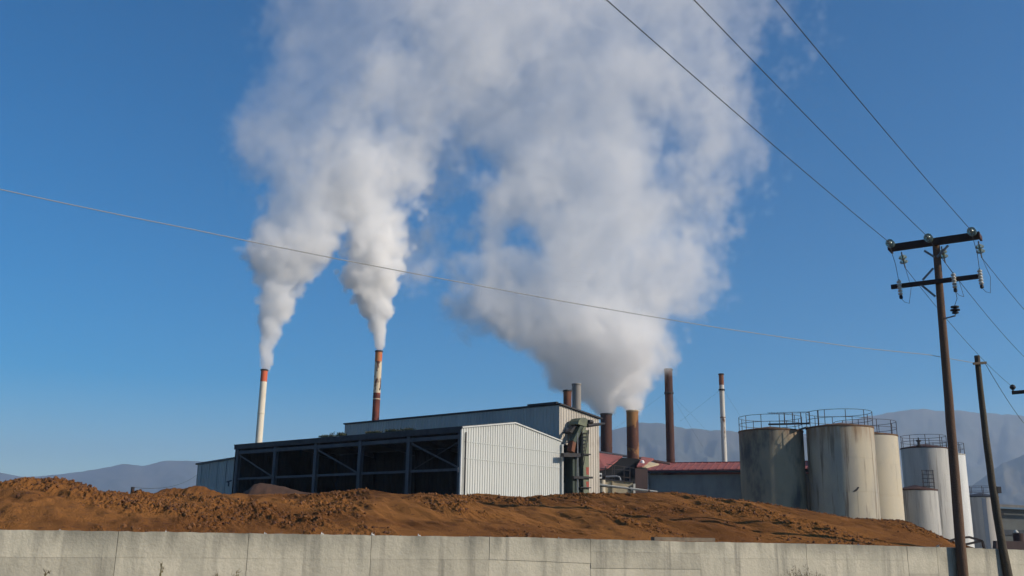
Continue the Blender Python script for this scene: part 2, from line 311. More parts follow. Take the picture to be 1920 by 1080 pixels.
# scraps caught on the wall's top
SC = [(112, 7), (312, 8), (498, 7), (605, 9), (699, 10), (787, 8), (882, 5), (1050, 6), (1612, 5), (1759, 8)]
ORD = ('leftmost of ten', 'second from the left', 'third from the left', 'fourth from the left', 'fifth from the left', 'sixth from the left', 'seventh from the left', 'eighth from the left', 'ninth from the left', 'rightmost, beside the tall pole')
for (px, h), where in zip(SC, ORD):
    s = wall_s(px); p = WA + WB * s - WN * 0.06 + Vector((0, 0, wall_top(s) - 0.03)); hm = h * px_m(p.y); m = MB(); rr = random.Random(px)
    q = [p + WB * (hm * a) + Vector((0, 0, hm * b)) + WN * (rr.uniform(-.04, .04)) for a, b in ((-.5, -.1), (-.25, .4), (-.05, .8), (.12, .35), (.4, .5), (.7, -.1))]
    m.prism(q, WN * 0.02 + Vector((0, 0, .006)))
    tag(m.build('plastic_scrap', 'plastic_scrap'), 'pale plastic scrap on the wall top, ' + where, 'scrap', 'scraps on the wall top')
s0, s1 = wall_s(1232), wall_s(1346); m = MB()
for a, b, c in ((s0, s1, .075),): m.bar(WA + WB * a - WN * .17 + Vector((0, 0, wall_top(a) + .035)), WA + WB * b - WN * .17 + Vector((0, 0, wall_top(b) + .045)), .14, c)
tag(m.build('timber_plank', 'plank'), 'weathered timber plank lying along the concrete wall top', 'plank')

# ------------------------------------------------------------------ soil heaps
CREST = [(-1100, 930), (-700, 905), (-420, 918), (-200, 912), (-60, 915), (0, 908), (30, 901), (60, 898), (80, 901), (100, 899), (140, 903), (165, 914), (190, 921), (240, 923), (300, 922), (330, 922), (370, 928), (400, 927), (440, 923), (470, 928), (520, 926), (560, 928), (600, 923), (640, 919), (665, 915), (700, 920), (740, 926), (800, 929), (850, 929), (870, 926), (930, 928), (960, 932), (990, 933), (1010, 929), (1050, 926), (1130, 926), (1180, 926), (1230, 923), (1260, 923), (1300, 930), (1340, 936), (1400, 941), (1440, 947), (1500, 956), (1540, 963), (1600, 974), (1650, 976), (1697, 978), (1720, 989), (1750, 1002), (1785, 1022), (1830, 1045)]
heap = thing('soil_heap', 'long lumpy heap of loose reddish brown soil behind the concrete wall', 'soil heap', WA + Vector((0, 0, 0)))
px = np.interp(np.linspace(0, 1, 1500), [0, 1], [-1100, 1830]); BACK = -WN
cd = np.interp(px, [-1100, 300, 900, 1300, 1600, 1785, 1830], [9, 13, 15, 14, 9.5, 5.5, 4.5])       # crest distance behind the wall
cyp = np.interp(px, [c[0] for c in CREST], [c[1] for c in CREST])
WX = np.zeros_like(px); SS = np.zeros_like(px); CZ = np.zeros_like(px)
for i in range(len(px)):
    A = WA + BACK * cd[i]; p = on_plane(px[i], cyp[i], A, A + WB); SS[i] = (p - A).dot(WB); CZ[i] = p.z
order = np.argsort(SS); SS, CZ, cd = SS[order], CZ[order], cd[order]
S = np.linspace(SS[0], SS[-1], 1700); CZ = np.interp(S, SS, CZ); cd = np.interp(S, SS, cd)
tt = np.concatenate([np.linspace(0, 1, 210), np.linspace(1.015, 2.3, 60)]); sh = (len(tt), len(S)); rng = np.random.default_rng(5)
z0 = np.minimum(np.array([wall_top(s) for s in S]) - 0.12, CZ - 0.12)
f = np.clip(tt, 0, 1)[:, None]
prof = np.sin(f * math.pi / 2) ** 1.05
Zb = z0[None, :] + (CZ - z0)[None, :] * prof
Zb = np.where(tt[:, None] > 1, CZ[None, :] - ((tt[:, None] - 1) ** 1.35) * 3.4, Zb)
rough = np.interp(S, [S[0], -12, 2, 8, S[-1]], [1.15, 1.15, 1.0, .8, .85])[None, :]
lump = 0.22 * vnoise(sh, (5, 28), rng) + 0.13 * vnoise(sh, (14, 80), rng) + 0.08 * vnoise(sh, (34, 200), rng)
fine = 0.045 * np.abs(vnoise(sh, (62, 370), rng)) + 0.11 * np.abs(vnoise(sh, (104, 800), rng))
clump = np.clip(vnoise(sh, (6, 37), rng) * 3 + vnoise(sh, (20, 128), rng) * 1.6 + 0.35, 0.04, 1.2)
env = np.clip(np.minimum(f * 4, 1), 0, 1) * np.where(tt[:, None] > 1, 1, np.clip((1 - tt[:, None]) * 5 + 0.28, 0, 1))
Z = Zb + rough * (lump * env * 0.85 + fine * clump * (0.35 + 0.65 * env) * 1.25 - 0.06)
# wheel ruts running down the right flank
rut = np.exp(-((((S[None, :] - 4) + tt[:, None] * 7) % 2.1 - 1.05) / 0.28) ** 2) * np.clip((S[None, :] - 3) / 3, 0, 1) * np.clip((f - .15) * 4, 0, 1) * np.where(tt[:, None] > 1, 0, 1)
Z -= 0.13 * rut
Z = np.where(tt[:, None] > 1, np.maximum(Z, -0.3), Z)
dist = 0.27 + (tt[:, None] * cd[None, :] - 0.0) * 1.0
P0 = np.array(WA)[None, None, :] + np.array(WB)[None, None, :] * S[None, :, None] + np.array(BACK)[None, None, :] * dist[..., None]
jx = 0.05 * vnoise(sh, (110, 480), rng)
# the near slope never rises past the sight of its own ridge, so the ridge keeps its long even line
_q = P0.copy(); _q[..., 2] = Z; _q[..., 2] -= EYE; _w = _q @ np.array(_F); _px = CX + FPX * (_q @ np.array(_Rt)) / _w
_cy = np.interp(_px, [c[0] for c in CREST], [c[1] for c in CREST]); _d = np.array(_F) * FPX + np.array(_Rt) * (_px - CX)[..., None] + np.array(_U) * (CY - _cy)[..., None]
zcap = EYE + _d[..., 2] * P0[..., 1] / _d[..., 1] + 0.5 * fine * clump * rough + 0.03 * lump
Z = np.minimum(Z, zcap)
soil = grid_obj('soil_slope', P0[..., 0] + jx, P0[..., 1], Z, 'soil', heap)
# clods lying on the slope
bm = bmesh.new(); bmesh.ops.create_icosphere(bm, subdivisions=1, radius=1.0); ico_v = np.array([v.co[:] for v in bm.verts]); ico_f = np.array([[v.index for v in f_.verts] for f_ in bm.faces]); bm.free()
VV = []; FF = []; n = 0; wgt = np.clip(clump, 0.1, 1.2) ** 2
for k in range(30000):
    i = int(min(abs(rng.normal(0.55, .35)), 1.04) * 209); j = int(rng.random() * (len(S) - 1))
    if i >= len(tt) or rng.random() > wgt[i, j]: continue
    r = 0.012 + 0.042 * rng.random() ** 4; v = ico_v * (r * rng.uniform(.6, 1.3, 3)) * (1 + rng.uniform(-.22, .22, (len(ico_v), 1)))
    a = rng.random() * 6.28; v = v @ np.array([[math.cos(a), -math.sin(a), 0], [math.sin(a), math.cos(a), 0], [0, 0, 1]])
    VV.append(v + np.array([P0[i, j, 0], P0[i, j, 1], Z[i, j] + r * .25])); FF.append(ico_f + n); n += len(v)
m = MB(); m.v = [tuple(p) for p in np.concatenate(VV)]; m.f = [tuple(int(q) for q in x) for x in np.concatenate(FF)]
o = m.build('clods', 'clod', heap); o['kind'] = 'stuff'
def cone_heap(name, label, outline, depth, half, m, seed):
    rng = np.random.default_rng(seed); pxs = np.linspace(outline[0][0], outline[-1][0], 120); yy = np.interp(pxs, [o[0] for o in outline], [o[1] for o in outline])
    pts = [at(a, b, depth) for a, b in zip(pxs, yy)]; t = np.linspace(-1, 1, 70); cz = np.array([p.z for p in pts]); X = np.repeat(np.array([p.x for p in pts])[None, :], 70, 0)
    Y = depth + half * t[:, None] + 0 * X; Zz = cz[None, :] - (np.abs(t)[:, None] ** 1.3) * cz[None, :]
    Zz += 0.25 * vnoise(Zz.shape, (9, 14), rng) * (1 - np.exp(-(t[:, None] / .2) ** 2)) + 0.1 * vnoise(Zz.shape, (25, 40), rng)
    return tag(grid_obj(name, X, Y, np.maximum(Zz, -0.2), m), label, 'soil heap')
cone_heap('soil_heap', 'small dark brown soil heap in front of the grey annex', [(262, 985), (290, 926), (305, 917), (322, 914), (345, 917), (362, 911), (380, 911), (398, 918), (420, 927), (460, 985)], 52, 5, 'soil', 21)
cone_heap('soil_heap', 'smooth dark soil heap at the left end of the open shed', [(380, 1000), (430, 940), (455, 925), (478, 908), (488, 905), (505, 907), (530, 912), (560, 920), (600, 926), (650, 940), (700, 1000)], 68, 6, 'soil_dark', 22)

# ------------------------------------------------------------------ open shed
uL = Vector((-math.cos(R(40)), math.sin(R(40)), 0)); vR = Vector((math.sin(R(40)), math.cos(R(40)), 0)); C0 = at(866, 802, 70); C0.z = 0
def Lp(u, v, z): return C0 + uL * u + vR * v + Vector((0, 0, z))
EAVE, RIDGE, SW, BAY = 9.3, 10.2, 11.9, 5.5
shed = thing('open_shed', 'long open fronted steel shed with white ribbed gable wall', 'shed', C0)
for k in range(6):
    m = MB(); w = 0.34; c = Lp(k * BAY + (0.17 if k == 0 else 0), 0.0, 0)      # H section column
    for dv in (-.15, .15): m.box(c + vR * (dv + .15) + Vector((0, 0, EAVE / 2 - .15)), w, .03, EAVE - .3, uL, vR)
    m.box(c + vR * .15 + Vector((0, 0, EAVE / 2 - .15)), .02, .27, EAVE - .3, uL, vR)
    m.build('column', 'steel_blue', shed)
    m = MB(); c = Lp(k * BAY + (.25 if k == 0 else 0), SW - .35, 0); m.box(c + Vector((0, 0, EAVE / 2)), .3, .3, EAVE, uL, vR); m.build('rear_column', 'dark_sheet', shed)
    ku = k * BAY + (.22 if k == 0 else 0); m = MB(); m.bar(Lp(ku, .3, EAVE - .35), Lp(ku, SW / 2, RIDGE - .35), .2, .4); m.bar(Lp(ku, SW / 2, RIDGE - .35), Lp(ku, SW - .3, EAVE - .35), .2, .4); m.build('rafter', 'steel_blue', shed)
m = MB(); m.bar(Lp(.03, -.06, EAVE - .12), Lp(27.9, -.06, EAVE - .12), .1, .42); m.build('eave_fascia', 'dark_trim', shed)
m = MB(); m.bar(Lp(0, .12, EAVE - .62), Lp(27.5, .12, EAVE - .62), .2, .28); m.build('eave_beam', 'steel_blue', shed)
for k in range(5):
    m = MB(); m.bar(Lp(k * BAY + .18, .14, 6.35), Lp((k + 1) * BAY - .18, .14, 6.35), .12, .18); m.build('mid_rail', 'steel_blue', shed)
    if k in (0, 2, 4):
        m = MB(); m.bar(Lp((k + 1) * BAY - .2, .1, EAVE - .85), Lp(k * BAY + .3, .1, 6.45), .08, .11); m.build('brace', 'steel_blue', shed)
        if k == 0: m = MB(); m.bar(Lp(k * BAY + .2, .24, EAVE - .85), Lp((k + 1) * BAY - .3, .24, 6.45), .05, .07); m.build('rear_brace', 'dark_trim', shed)
def gz(t): return EAVE + (RIDGE - EAVE) * (1 - abs(t - SW / 2) / (SW / 2))
m = MB(); m.ribbed(Lp(-.03, -.02, 0), Lp(-.03, SW, 0), -uL, lambda t: gz(min(t, SW)) - .02, lambda t: 0.0, .27, .05); m.build('gable_cladding', 'white_sheet', shed)
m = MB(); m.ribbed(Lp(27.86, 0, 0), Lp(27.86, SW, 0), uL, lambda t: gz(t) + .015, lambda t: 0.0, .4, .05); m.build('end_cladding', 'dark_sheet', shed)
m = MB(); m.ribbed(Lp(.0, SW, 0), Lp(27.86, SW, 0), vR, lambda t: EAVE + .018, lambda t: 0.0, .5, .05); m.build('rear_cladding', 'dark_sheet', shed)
for a, b in ((0, SW / 2), (SW / 2, SW)):
    m = MB(); m.prism([Lp(-.09, a - (.1 if a == 0 else 0), gz(a) + .02), Lp(28, a - (.1 if a == 0 else 0), gz(a) + .02), Lp(28, b, gz(b) + .02), Lp(-.09, b, gz(b) + .02)], (0, 0, .09)); m.build('roof_sheet', 'roof_metal', shed)
for a, b in ((-.05, SW / 2), (SW / 2, SW + .05)):
    m = MB(); m.bar(Lp(-.11, a, gz(max(a, 0)) + .03), Lp(-.11, b, gz(min(b, SW)) + .03), .07, .10); m.build('verge_trim', 'white_trim', shed)
for zl in (7.15, 8.35):
    m = MB(); m.bar(Lp(-.086, .1, zl), Lp(-.086, SW - .1, zl), .012, .035); m.build('sheet_lap', 'white_sheet', shed)
m = MB(); m.box(Lp(-.06, -.06, EAVE / 2 - .1), .12, .16, EAVE - .1, uL, vR); m.build('corner_trim', 'white_trim', shed)
m = MB(); m.tube([Lp(-.16, .28, EAVE - .3), Lp(-.16, .28, 0)], .06); m.build('downpipe', 'dark_trim', shed)
m = MB(); m.tube([Lp(-.2, SW - .04, EAVE - .25), Lp(-.2, SW - .04, 0)], .10); m.build('downpipe', 'white_trim', shed)
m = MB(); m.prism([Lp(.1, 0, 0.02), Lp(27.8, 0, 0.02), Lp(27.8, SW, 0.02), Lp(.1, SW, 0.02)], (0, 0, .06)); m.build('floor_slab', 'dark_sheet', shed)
m = MB(); m.box(Lp(.1, -.12, 6.3), .12, .2, .34, uL, vR); m.build('junction_box', 'galvanised', shed)
m = MB(); m.bar(Lp(27.9, -.1, 6.2), Lp(28.6, -.1, 6.1), .1, .1); m.bar(Lp(28.3, -.1, 6.1), Lp(28.3, -.1, 5.7), .1, .1); m.build('wall_bracket', 'dark_trim', shed)
def weed(px, py, hpx, label, spike=False, wpx=20):
    p = on_plane(px, py, Lp(0, 1.0, 0), Lp(5, 1.0, 0)); p.z = gz(1.0) + .1; sc = px_m(p.y); m = MB(); rr = random.Random(int(px))
    for k in range(26 if spike else 80):
        b = p + uL * (rr.uniform(-.5, .5) * wpx * sc) + vR * rr.uniform(-.4, .4); h = hpx * sc * rr.uniform(.25, .8) * (1.0 if not spike else max(.15, 1 - abs((b - p).dot(uL)) / (.25 * wpx * sc)))
        d = Vector((rr.uniform(-.2, .2), rr.uniform(-.2, .2), 1)) * h; w = uL * (.035 + .03 * rr.random())
        m.face([b - w, b + w, b + d * .7 + w * .8, b + d]); 
        for q in range(3): c = b + d * rr.uniform(.3, 1); e = Vector((rr.uniform(-1, 1), rr.uniform(-1, 1), rr.uniform(-.3, 1))) * .11; m.face([c, c + e, c + e * .6 + Vector((0, 0, .1))])
    o = tag(m.build('roof_weed', 'roof_weed'), label, 'weed'); o['kind'] = 'stuff'; return o
weed(624, 830, 20, 'tall dark spiky weed on the shed roof', True, 14); weed(641, 830, 7, 'low weed beside the corner of the grey hall wall', wpx=12)
weed(610, 832, 3, 'flat weed patch on the shed roof left of the spiky weed', wpx=24); weed(700, 820, 4, 'dark weed patch on the shed roof before the grey wall', wpx=36); weed(735, 818, 5, 'green weed patch under the small white lamp', wpx=30); weed(765, 815, 3, 'thin weeds on the shed roof right of the small lamp', wpx=26)

# ------------------------------------------------------------------ tall hall behind the shed
HU, HV, HT, HL, HW, HR = .5, 12.35, 12.35, 27.0, 5.75, 11.75
hall = thing('ribbed_hall', 'tall narrow hall with grey ribbed long wall and beige gable', 'hall', Lp(HU, HV, 0))
m = MB(); m.ribbed(Lp(HU, HV, 0), Lp(HU + HL, HV, 0), -vR, lambda t: HT, lambda t: 0.0, .36, .05); m.build('long_cladding', 'grey_sheet', hall)
def hz(t): return HT + (HR - HT) * t / HW
m = MB(); m.ribbed(Lp(HU - .02, HV, 0), Lp(HU - .02, HV + 3.15, 0), -uL, lambda t: hz(t), lambda t: 9.15, .36, .05)
m.ribbed(Lp(HU - .02, HV + 3.15, 0), Lp(HU - .02, HV + HW, 0), -uL, lambda t: hz(t + 3.15), lambda t: 0, .36, .05); m.build('gable_cladding', 'beige_sheet', hall)
m = MB(); m.ribbed(Lp(HU - .03, HV, 0), Lp(HU - .03, HV + 1.75, 0), -uL, lambda t: 6.6 - (0.55 if t < .7 else 0), lambda t: 0, .36, .04); m.build('lower_cladding', 'white_sheet', hall)
m = MB(); m.prism([Lp(HU + .8, HV + .05, 0), Lp(HU + .8, HV + 3.2, 0), Lp(HU + .8, HV + 3.2, 9.4), Lp(HU + .8, HV + .05, 9.4)], uL * .1); m.build('opening_back', 'dark_sheet', hall)  # near-black sheet closing the recess, its shade painted in
m = MB(); m.box(Lp(HU + .4, HV + 1.5, 9.2), .85, 3.2, .12, uL, vR); m.build('opening_lintel', 'dark_trim', hall)
m = MB(); m.ribbed(Lp(HU + HL, HV, 0), Lp(HU + HL, HV + HW, 0), uL, hz, lambda t: 0, .4, .05); m.ribbed(Lp(HU, HV + HW, 0), Lp(HU + HL, HV + HW, 0), vR, lambda t: HR, lambda t: 0, .4, .05); m.build('rear_cladding', 'grey_sheet', hall)
m = MB(); m.prism([Lp(HU - .25, HV - .15, HT + .04), Lp(HU + HL + .1, HV - .15, HT + .04), Lp(HU + HL + .1, HV + HW + .25, HR + .02), Lp(HU - .25, HV + HW + .25, HR + .02)], (0, 0, .12)); m.build('roof_sheet', 'dark_trim', hall)
m = MB(); m.bar(Lp(HU + .1, HV - .1, HT + .2), Lp(HU + 3.2, HV - .1, HT + .2), .3, .16); m.build('ridge_flashing', 'dark_trim', hall)
def flood(p, out, label):
    t = thing('flood_lamp', label, 'lamp', p); side = Vector((-out.y, out.x, 0))
    m = MB(); m.box(p + out * .25, .36, .22, .26, side, out); m.build('lamp_housing', 'galvanised', t); m = MB(); m.box(p + out * .372 + Vector((0, 0, -.02)), .30, .03, .2, side, out); m.build('lamp_glass', 'lamp_white', t)
    m = MB(); m.bar(p - out * .02 + Vector((0, 0, -.25)), p + out * .2 + Vector((0, 0, -.12)), .05); m.bar(p - out * .02 + Vector((0, 0, -.3)) - side * .45, p - out * .02 + Vector((0, 0, -.27)) + side * .2, .06); m.build('lamp_bracket', 'dark_trim', t); return t
flood(on_plane(1061, 805, Lp(HU - .1, HV, 0), Lp(HU - .1, HV + 1, 0)), -uL, 'small flood lamp on the beige gable beside the green elevator')
flood(on_plane(744, 812, Lp(0, HV - .12, 0), Lp(5, HV - .12, 0)), -vR, 'small white lamp low on the grey hall wall above the shed')

# ------------------------------------------------------------------ grey annex at the left
AN0 = at(444, 858, 98); AN1 = at(371, 870, 108); HA = (AN0.z + AN1.z) / 2
an = thing('grey_annex', 'low grey ribbed building at the far left behind the shed', 'building', (AN0.x, AN0.y, 0)); dA = Vector((AN1.x - AN0.x, AN1.y - AN0.y, 0)).normalized(); nA = Vector((dA.y, -dA.x, 0))
if nA.y > 0: nA = -nA
A0 = Vector((AN0.x, AN0.y, 0)) - dA * 1.5; A1 = Vector((AN1.x, AN1.y, 0))
m = MB(); m.ribbed(A0, A1, nA, lambda t: HA - .1, lambda t: 0, .5, .06); m.build('wall_cladding', 'grey_sheet', an)
m = MB(); m.prism([A0 - nA * 8, A0 + nA * .2, A1 + nA * .2 + dA * .2, A1 - nA * 8 + dA * .2], (0, 0, .18)); o = m.build('roof_sheet', 'roof_metal', an); o.location.z += HA - .1
m = MB(); m.prism([A1, A1 - nA * 7.9, A1 - nA * 7.9 + Vector((0, 0, HA - .1)), A1 + Vector((0, 0, HA - .1))], dA * -.1); m.build('end_wall', 'grey_sheet', an)
for k in range(5): m = MB(); q = A0 + (A1 - A0) * ((k + .6) / 5.2); m.box(q + nA * .06 + Vector((0, 0, HA / 2)), .12, .1, HA - .2, dA, nA); m.build('wall_seam', 'grey_sheet', an)
# ------------------------------------------------------------------ chimneys
def chimney(label, top, width, depth, body, base_px=None, band=None, lower=None, collar=None, guys=(), spots=0, cap='dark_trim', wtop=None, zb=0.0):
    """top: photo pixel of the rim's centre; bands and changes of paint in photo rows"""
    pt = at(top[0], top[1], depth); r = width * px_m(depth) / 2 * 1.0; rt = (wtop or width) * px_m(depth) / 2
    t = thing('chimney', label, 'chimney', (pt.x, depth, zb), 'factory chimneys'); H = pt.z
    def zrow(py): return at(top[0], py, depth).z
    def rad(z): return r + (rt - r) * max(0, min(1, z / H))
    b = Vector((pt.x, depth, 0)); z1 = H
    segs = []
    if band: segs.append(('red_band', zrow(band), H, 'stack_red'))
    mid_top = zrow(band) if band else H
    if lower: segs.append(('shaft', zrow(lower[0]), mid_top, body)); segs.append(('lower_shaft', zb, zrow(lower[0]), lower[1]))
    else: segs.append(('shaft', zb, mid_top, body))
    top_part = None
    for nm, a, c, mm in segs:
        m = MB(); k = max(2, int((c - a) / 1.5)); prof = [(rad(a + (c - a) * i / k), a + (c - a) * i / k) for i in range(k + 1)]
        top_open = (c == H)
        m.lathe(b, prof, 28, caps=not top_open)
        if top_open: m.lathe(b, [(rad(c), c), (rad(c) * .88, c), (rad(c) * .88, c - 1.0)], 28, caps=False)
        sh_ = m.build(nm, mm, t, smooth=True); top_part = sh_ if c == H else top_part if segs[0][0] != nm else sh_
    m = MB(); m.lathe(b, [(rt + .03, H - .14), (rt + .06, H - .12), (rt + .06, H - .02), (rt + .01, H + .03)], 28, caps=False); m.build('rim', cap, top_part, smooth=True)
    k = 3
    for i in range(1, k + 1):                                            # flanges between the welded lengths
        z = zb + (H - zb) * i / (k + 1); m = MB(); m.lathe(b, [(rad(z) + .002, z - .05), (rad(z) + .035, z - .045), (rad(z) + .035, z + .045), (rad(z) + .002, z + .05)], 28, caps=False); m.build('flange', body, sh_, smooth=True)
    if collar:
        z = zrow(collar); m = MB(); m.lathe(b, [(rad(z), z - .1), (rad(z) + .09, z - .09), (rad(z) + .09, z + .09), (rad(z), z + .1)], 28, caps=False); gc_ = m.build('guy_collar', 'black_steel', t, smooth=True)
        for gx_, gy_, gd in guys:
            e = at(gx_, gy_, gd); s_ = b + Vector((0, 0, z)); d = Vector((e.x - s_.x, e.y - s_.y, 0)).normalized()
            m = MB(); m.tube([s_ + d * rad(z), e], .007, 5); m.build('guy_wire', 'cable', gc_)
    if spots:                                                            # ladder brackets up the side
        for i in range(spots):
            z = zb + (H - zb) * (0.35 + .6 * i / spots); d = Vector((.8, -.6, 0)); m = MB(); m.box(b + d * (rad(z) + .03) + Vector((0, 0, z)), .08, .08, .22, (-d.y, d.x, 0), d); m.build('bracket', 'rust_dark', t)
    return t
chimney('slim white chimney with red top band, leftmost, steaming', (496, 693), 14.0, 99, 'stack_white', band=716, spots=0, wtop=13)
chimney('white chimney with red top band and large rusted patches, steaming', (710.5, 658), 14.5, 102, 'stack_peeling', band=678, lower=(737, 'stack_rusted'), spots=4, wtop=13.8)
chimney('short rusty stack rising behind the hall roof', (1064, 732), 16, 99, 'rust_orange')
chimney('short plain grey stack behind the hall roof, right of a rusty one', (1081, 720), 17.5, 96, 'stack_grey', cap='stack_grey')
chimney('stout dark rusty steaming stack closest to the beige gable', (1136.5, 776), 22, 112, 'rust_dark', lower=(848, 'rust_dark'))
chimney('stout steaming stack with ochre patches on dark rust', (1185.5, 770), 23, 112, 'rust_patchy', cap='tan_wall')
chimney('tall dark brown stack held by guy wires', (1253, 692), 16.5, 114, 'rust_dark', collar=737, guys=((1140, 812, 120), (1330, 812, 122), (1318, 838, 96)), wtop=15.5)
chimney('slender white stack with rusty top standing behind the red roof', (1352, 701), 10.5, 117, 'rust_orange', lower=(722, 'stack_pale'), band=None, collar=731, guys=((1275, 790, 125), (1420, 830, 120)), wtop=9.5)

# ------------------------------------------------------------------ green bucket elevator at the gable
G0, G1 = Lp(HU - 1.25, HV, 0), Lp(HU - 1.25, HV + 1, 0); OUT = -uL
def gp(px, py, off=0.0): return on_plane(px, py, G0 + OUT * off, G1 + OUT * off)
def slab(m, pts, depth_, off=0.0): return m.prism([gp(a, b, off) for a, b in pts], -OUT * depth_)
el = thing('bucket_elevator', 'tall green bucket elevator with chute standing against the beige gable', 'elevator', gp(1098, 930) * 1.0)
def leg_box(name, x0, x1, ytop, dep, mm, off=0.0):
    a, b = gp(x0, 900, off), gp(x1, 900, off); zt = gp((x0 + x1) / 2, ytop, off).z; m = MB(); a.z = b.z = 0
    m.prism([a, b, b + Vector((0, 0, zt)), a + Vector((0, 0, zt))], -OUT * dep); return m.build(name, mm, el)
leg_box('leg_casing', 1094, 1104.5, 806, .75, 'green_paint'); leg_box('return_casing', 1074, 1086, 850, .8, 'green_dark', -.15); leg_box('inner_duct', 1087, 1093, 815, .6, 'black_steel', -.3)
m = MB(); a = gp(1083, 925, .02); a.z = 0; m.tube([a, Vector((a.x, a.y, gp(1083, 812).z))], .06); m.build('conduit', 'galvanised', el)
m = MB(); slab(m, [(1084, 795), (1085.5, 789), (1089, 784.5), (1096, 783), (1101, 785), (1105, 792), (1106, 797), (1100, 800), (1090, 797)], .95, .1); hh_ = m.build('head_housing', 'green_paint', el)
m = MB(); slab(m, [(1083, 793), (1091, 797), (1088, 801), (1080, 799), (1073, 812), (1068, 810)], .5, -.2); m.build('head_guard', 'black_steel', el)
m = MB(); m.bar(gp(1089, 797, -.2), gp(1073, 829, -.2), .42, .42, side=OUT); m.build('chute', 'green_dark', el)
m = MB(); m.bar(gp(1073, 829, -.2), gp(1070, 847, -.2), .46, .46, side=OUT); m.build('chute_spout', 'rust_orange', el)
m = MB(); m.bar(gp(1095, 798, -.1), gp(1090, 812, -.1), .3, .3, side=OUT); m.build('inlet_pipe', 'green_paint', el)
m = MB(); m.tube([gp(1101, 798, .1), gp(1133, 794.5, .1)], [.17, .11], 10); m.build('drive_arm', 'black_steel', hh_)
m = MB(); m.lathe(gp(1104, 790, .2), [(.14, 0), (.16, .05), (.16, .5), (.1, .56)], 12, axis=vR); m.build('drive_motor', 'black_steel', hh_, smooth=True)
for k in range(7):
    y = 812 + k * 6.6; m = MB(); m.bar(gp(1091.5, y, .12), gp(1103.5 - k * 1.2, y, .12), .05); m.build('ladder_rung', 'black_steel', el)
for (a, b), (c, d) in (((1091.5, 804), (1091.5, 872)), ((1104, 806), (1094, 872))): m = MB(); m.bar(gp(a, b, .12), gp(c, d, .12), .06); m.build('ladder_rail', 'black_steel', el)
for x0, x1, y, hh in ((1054, 1086, 853, .3), (1092, 1105, 851.5, .10), (1074, 1092, 895, .2), (1092, 1109, 895, .16), (1086, 1106, 914, .08)):
    m = MB(); m.bar(gp(x0, y, .03), gp(x1, y + .6, .03), .3, hh); m.build('support_bracket', 'black_steel', el)
for y0, y1 in ((876, 890), (903, 913)): m = MB(); a = gp(1100, y1, .012); b = gp(1104.4, y1, .012); c = gp(1104.4, y0, .012); d = gp(1099, y0, .012); m.prism([a, b, c, d], -OUT * .02); m.build('red_patch', 'red_paint', el)

# ------------------------------------------------------------------ sheds and walls in front of the stacks
def panel(name, par, pts, depth_, mm, th=.25):
    m = MB(); m.prism([at(a, b, d) for a, b, d in [(p[0], p[1], p[2] if len(p) > 2 else depth_) for p in pts]], (0, th, 0)); return m.build(name, mm, par)
# long building with a red roof
D0, D1 = 106.0, 100.0
rb = thing('red_roofed_building', 'long grey block building with low red roof behind the tanks', 'building', (at(1300, 930, 96).x, 96, 0))
a0, a1 = at(1215, 885.5, D0), at(1530, 880.5, D1); EZ = (a0.z + a1.z) / 2; a0.z = a1.z = 0; dR = (a1 - a0).normalized(); nR = Vector((dR.y, -dR.x, 0))
m = MB(); m.prism([a0, a1, a1 + Vector((0, 0, EZ - .35)), a0 + Vector((0, 0, EZ - .35))], -nR * .3); m.build('front_wall', 'block_wall', rb)
m = MB(); m.prism([a0, a0 - nR * 9, a0 - nR * 9 + Vector((0, 0, EZ - .2)), a0 - nR * 4.5 + Vector((0, 0, EZ + .7)), a0 + Vector((0, 0, EZ - .2))], dR * .25); m.build('end_wall', 'block_wall', rb)
rz = 1.1
for sgn in (0, 1):
    e0 = a0 - dR * .5 + (nR * .5 if not sgn else -nR * 9.5); e1 = a1 + (nR * .5 if not sgn else -nR * 9.5); r0, r1 = a0 - dR * .5 - nR * 4.5, a1 - nR * 4.5
    m = MB(); m.prism([e0 + Vector((0, 0, EZ)), e1 + Vector((0, 0, EZ)), r1 + Vector((0, 0, EZ + rz)), r0 + Vector((0, 0, EZ + rz))], (0, 0, .14)); rs_ = m.build('roof_slope', 'red_roof', rb)
    if not sgn:
        for k in range(26):
            q = k / 25; p = e0 + (e1 - e0) * q + Vector((0, 0, EZ + .16)); s_ = r0 + (r1 - r0) * q + Vector((0, 0, EZ + rz + .16)); m = MB(); m.bar(p, s_, .09, .07); m.build('roof_rib', 'red_roof', rs_)
m = MB(); m.bar(a0 - dR * .5 + nR * .55 + Vector((0, 0, EZ - .08)), a1 + nR * .55 + Vector((0, 0, EZ - .08)), .12, .2); m.build('gutter', 'dark_trim', rb)
m = MB(); m.bar(a0 - dR * .5 - nR * 4.5 + Vector((0, 0, EZ + rz + .15)), a1 - nR * 4.5 + Vector((0, 0, EZ + rz + .15)), .4, .12); m.build('ridge_cap', 'red_roof', rb)
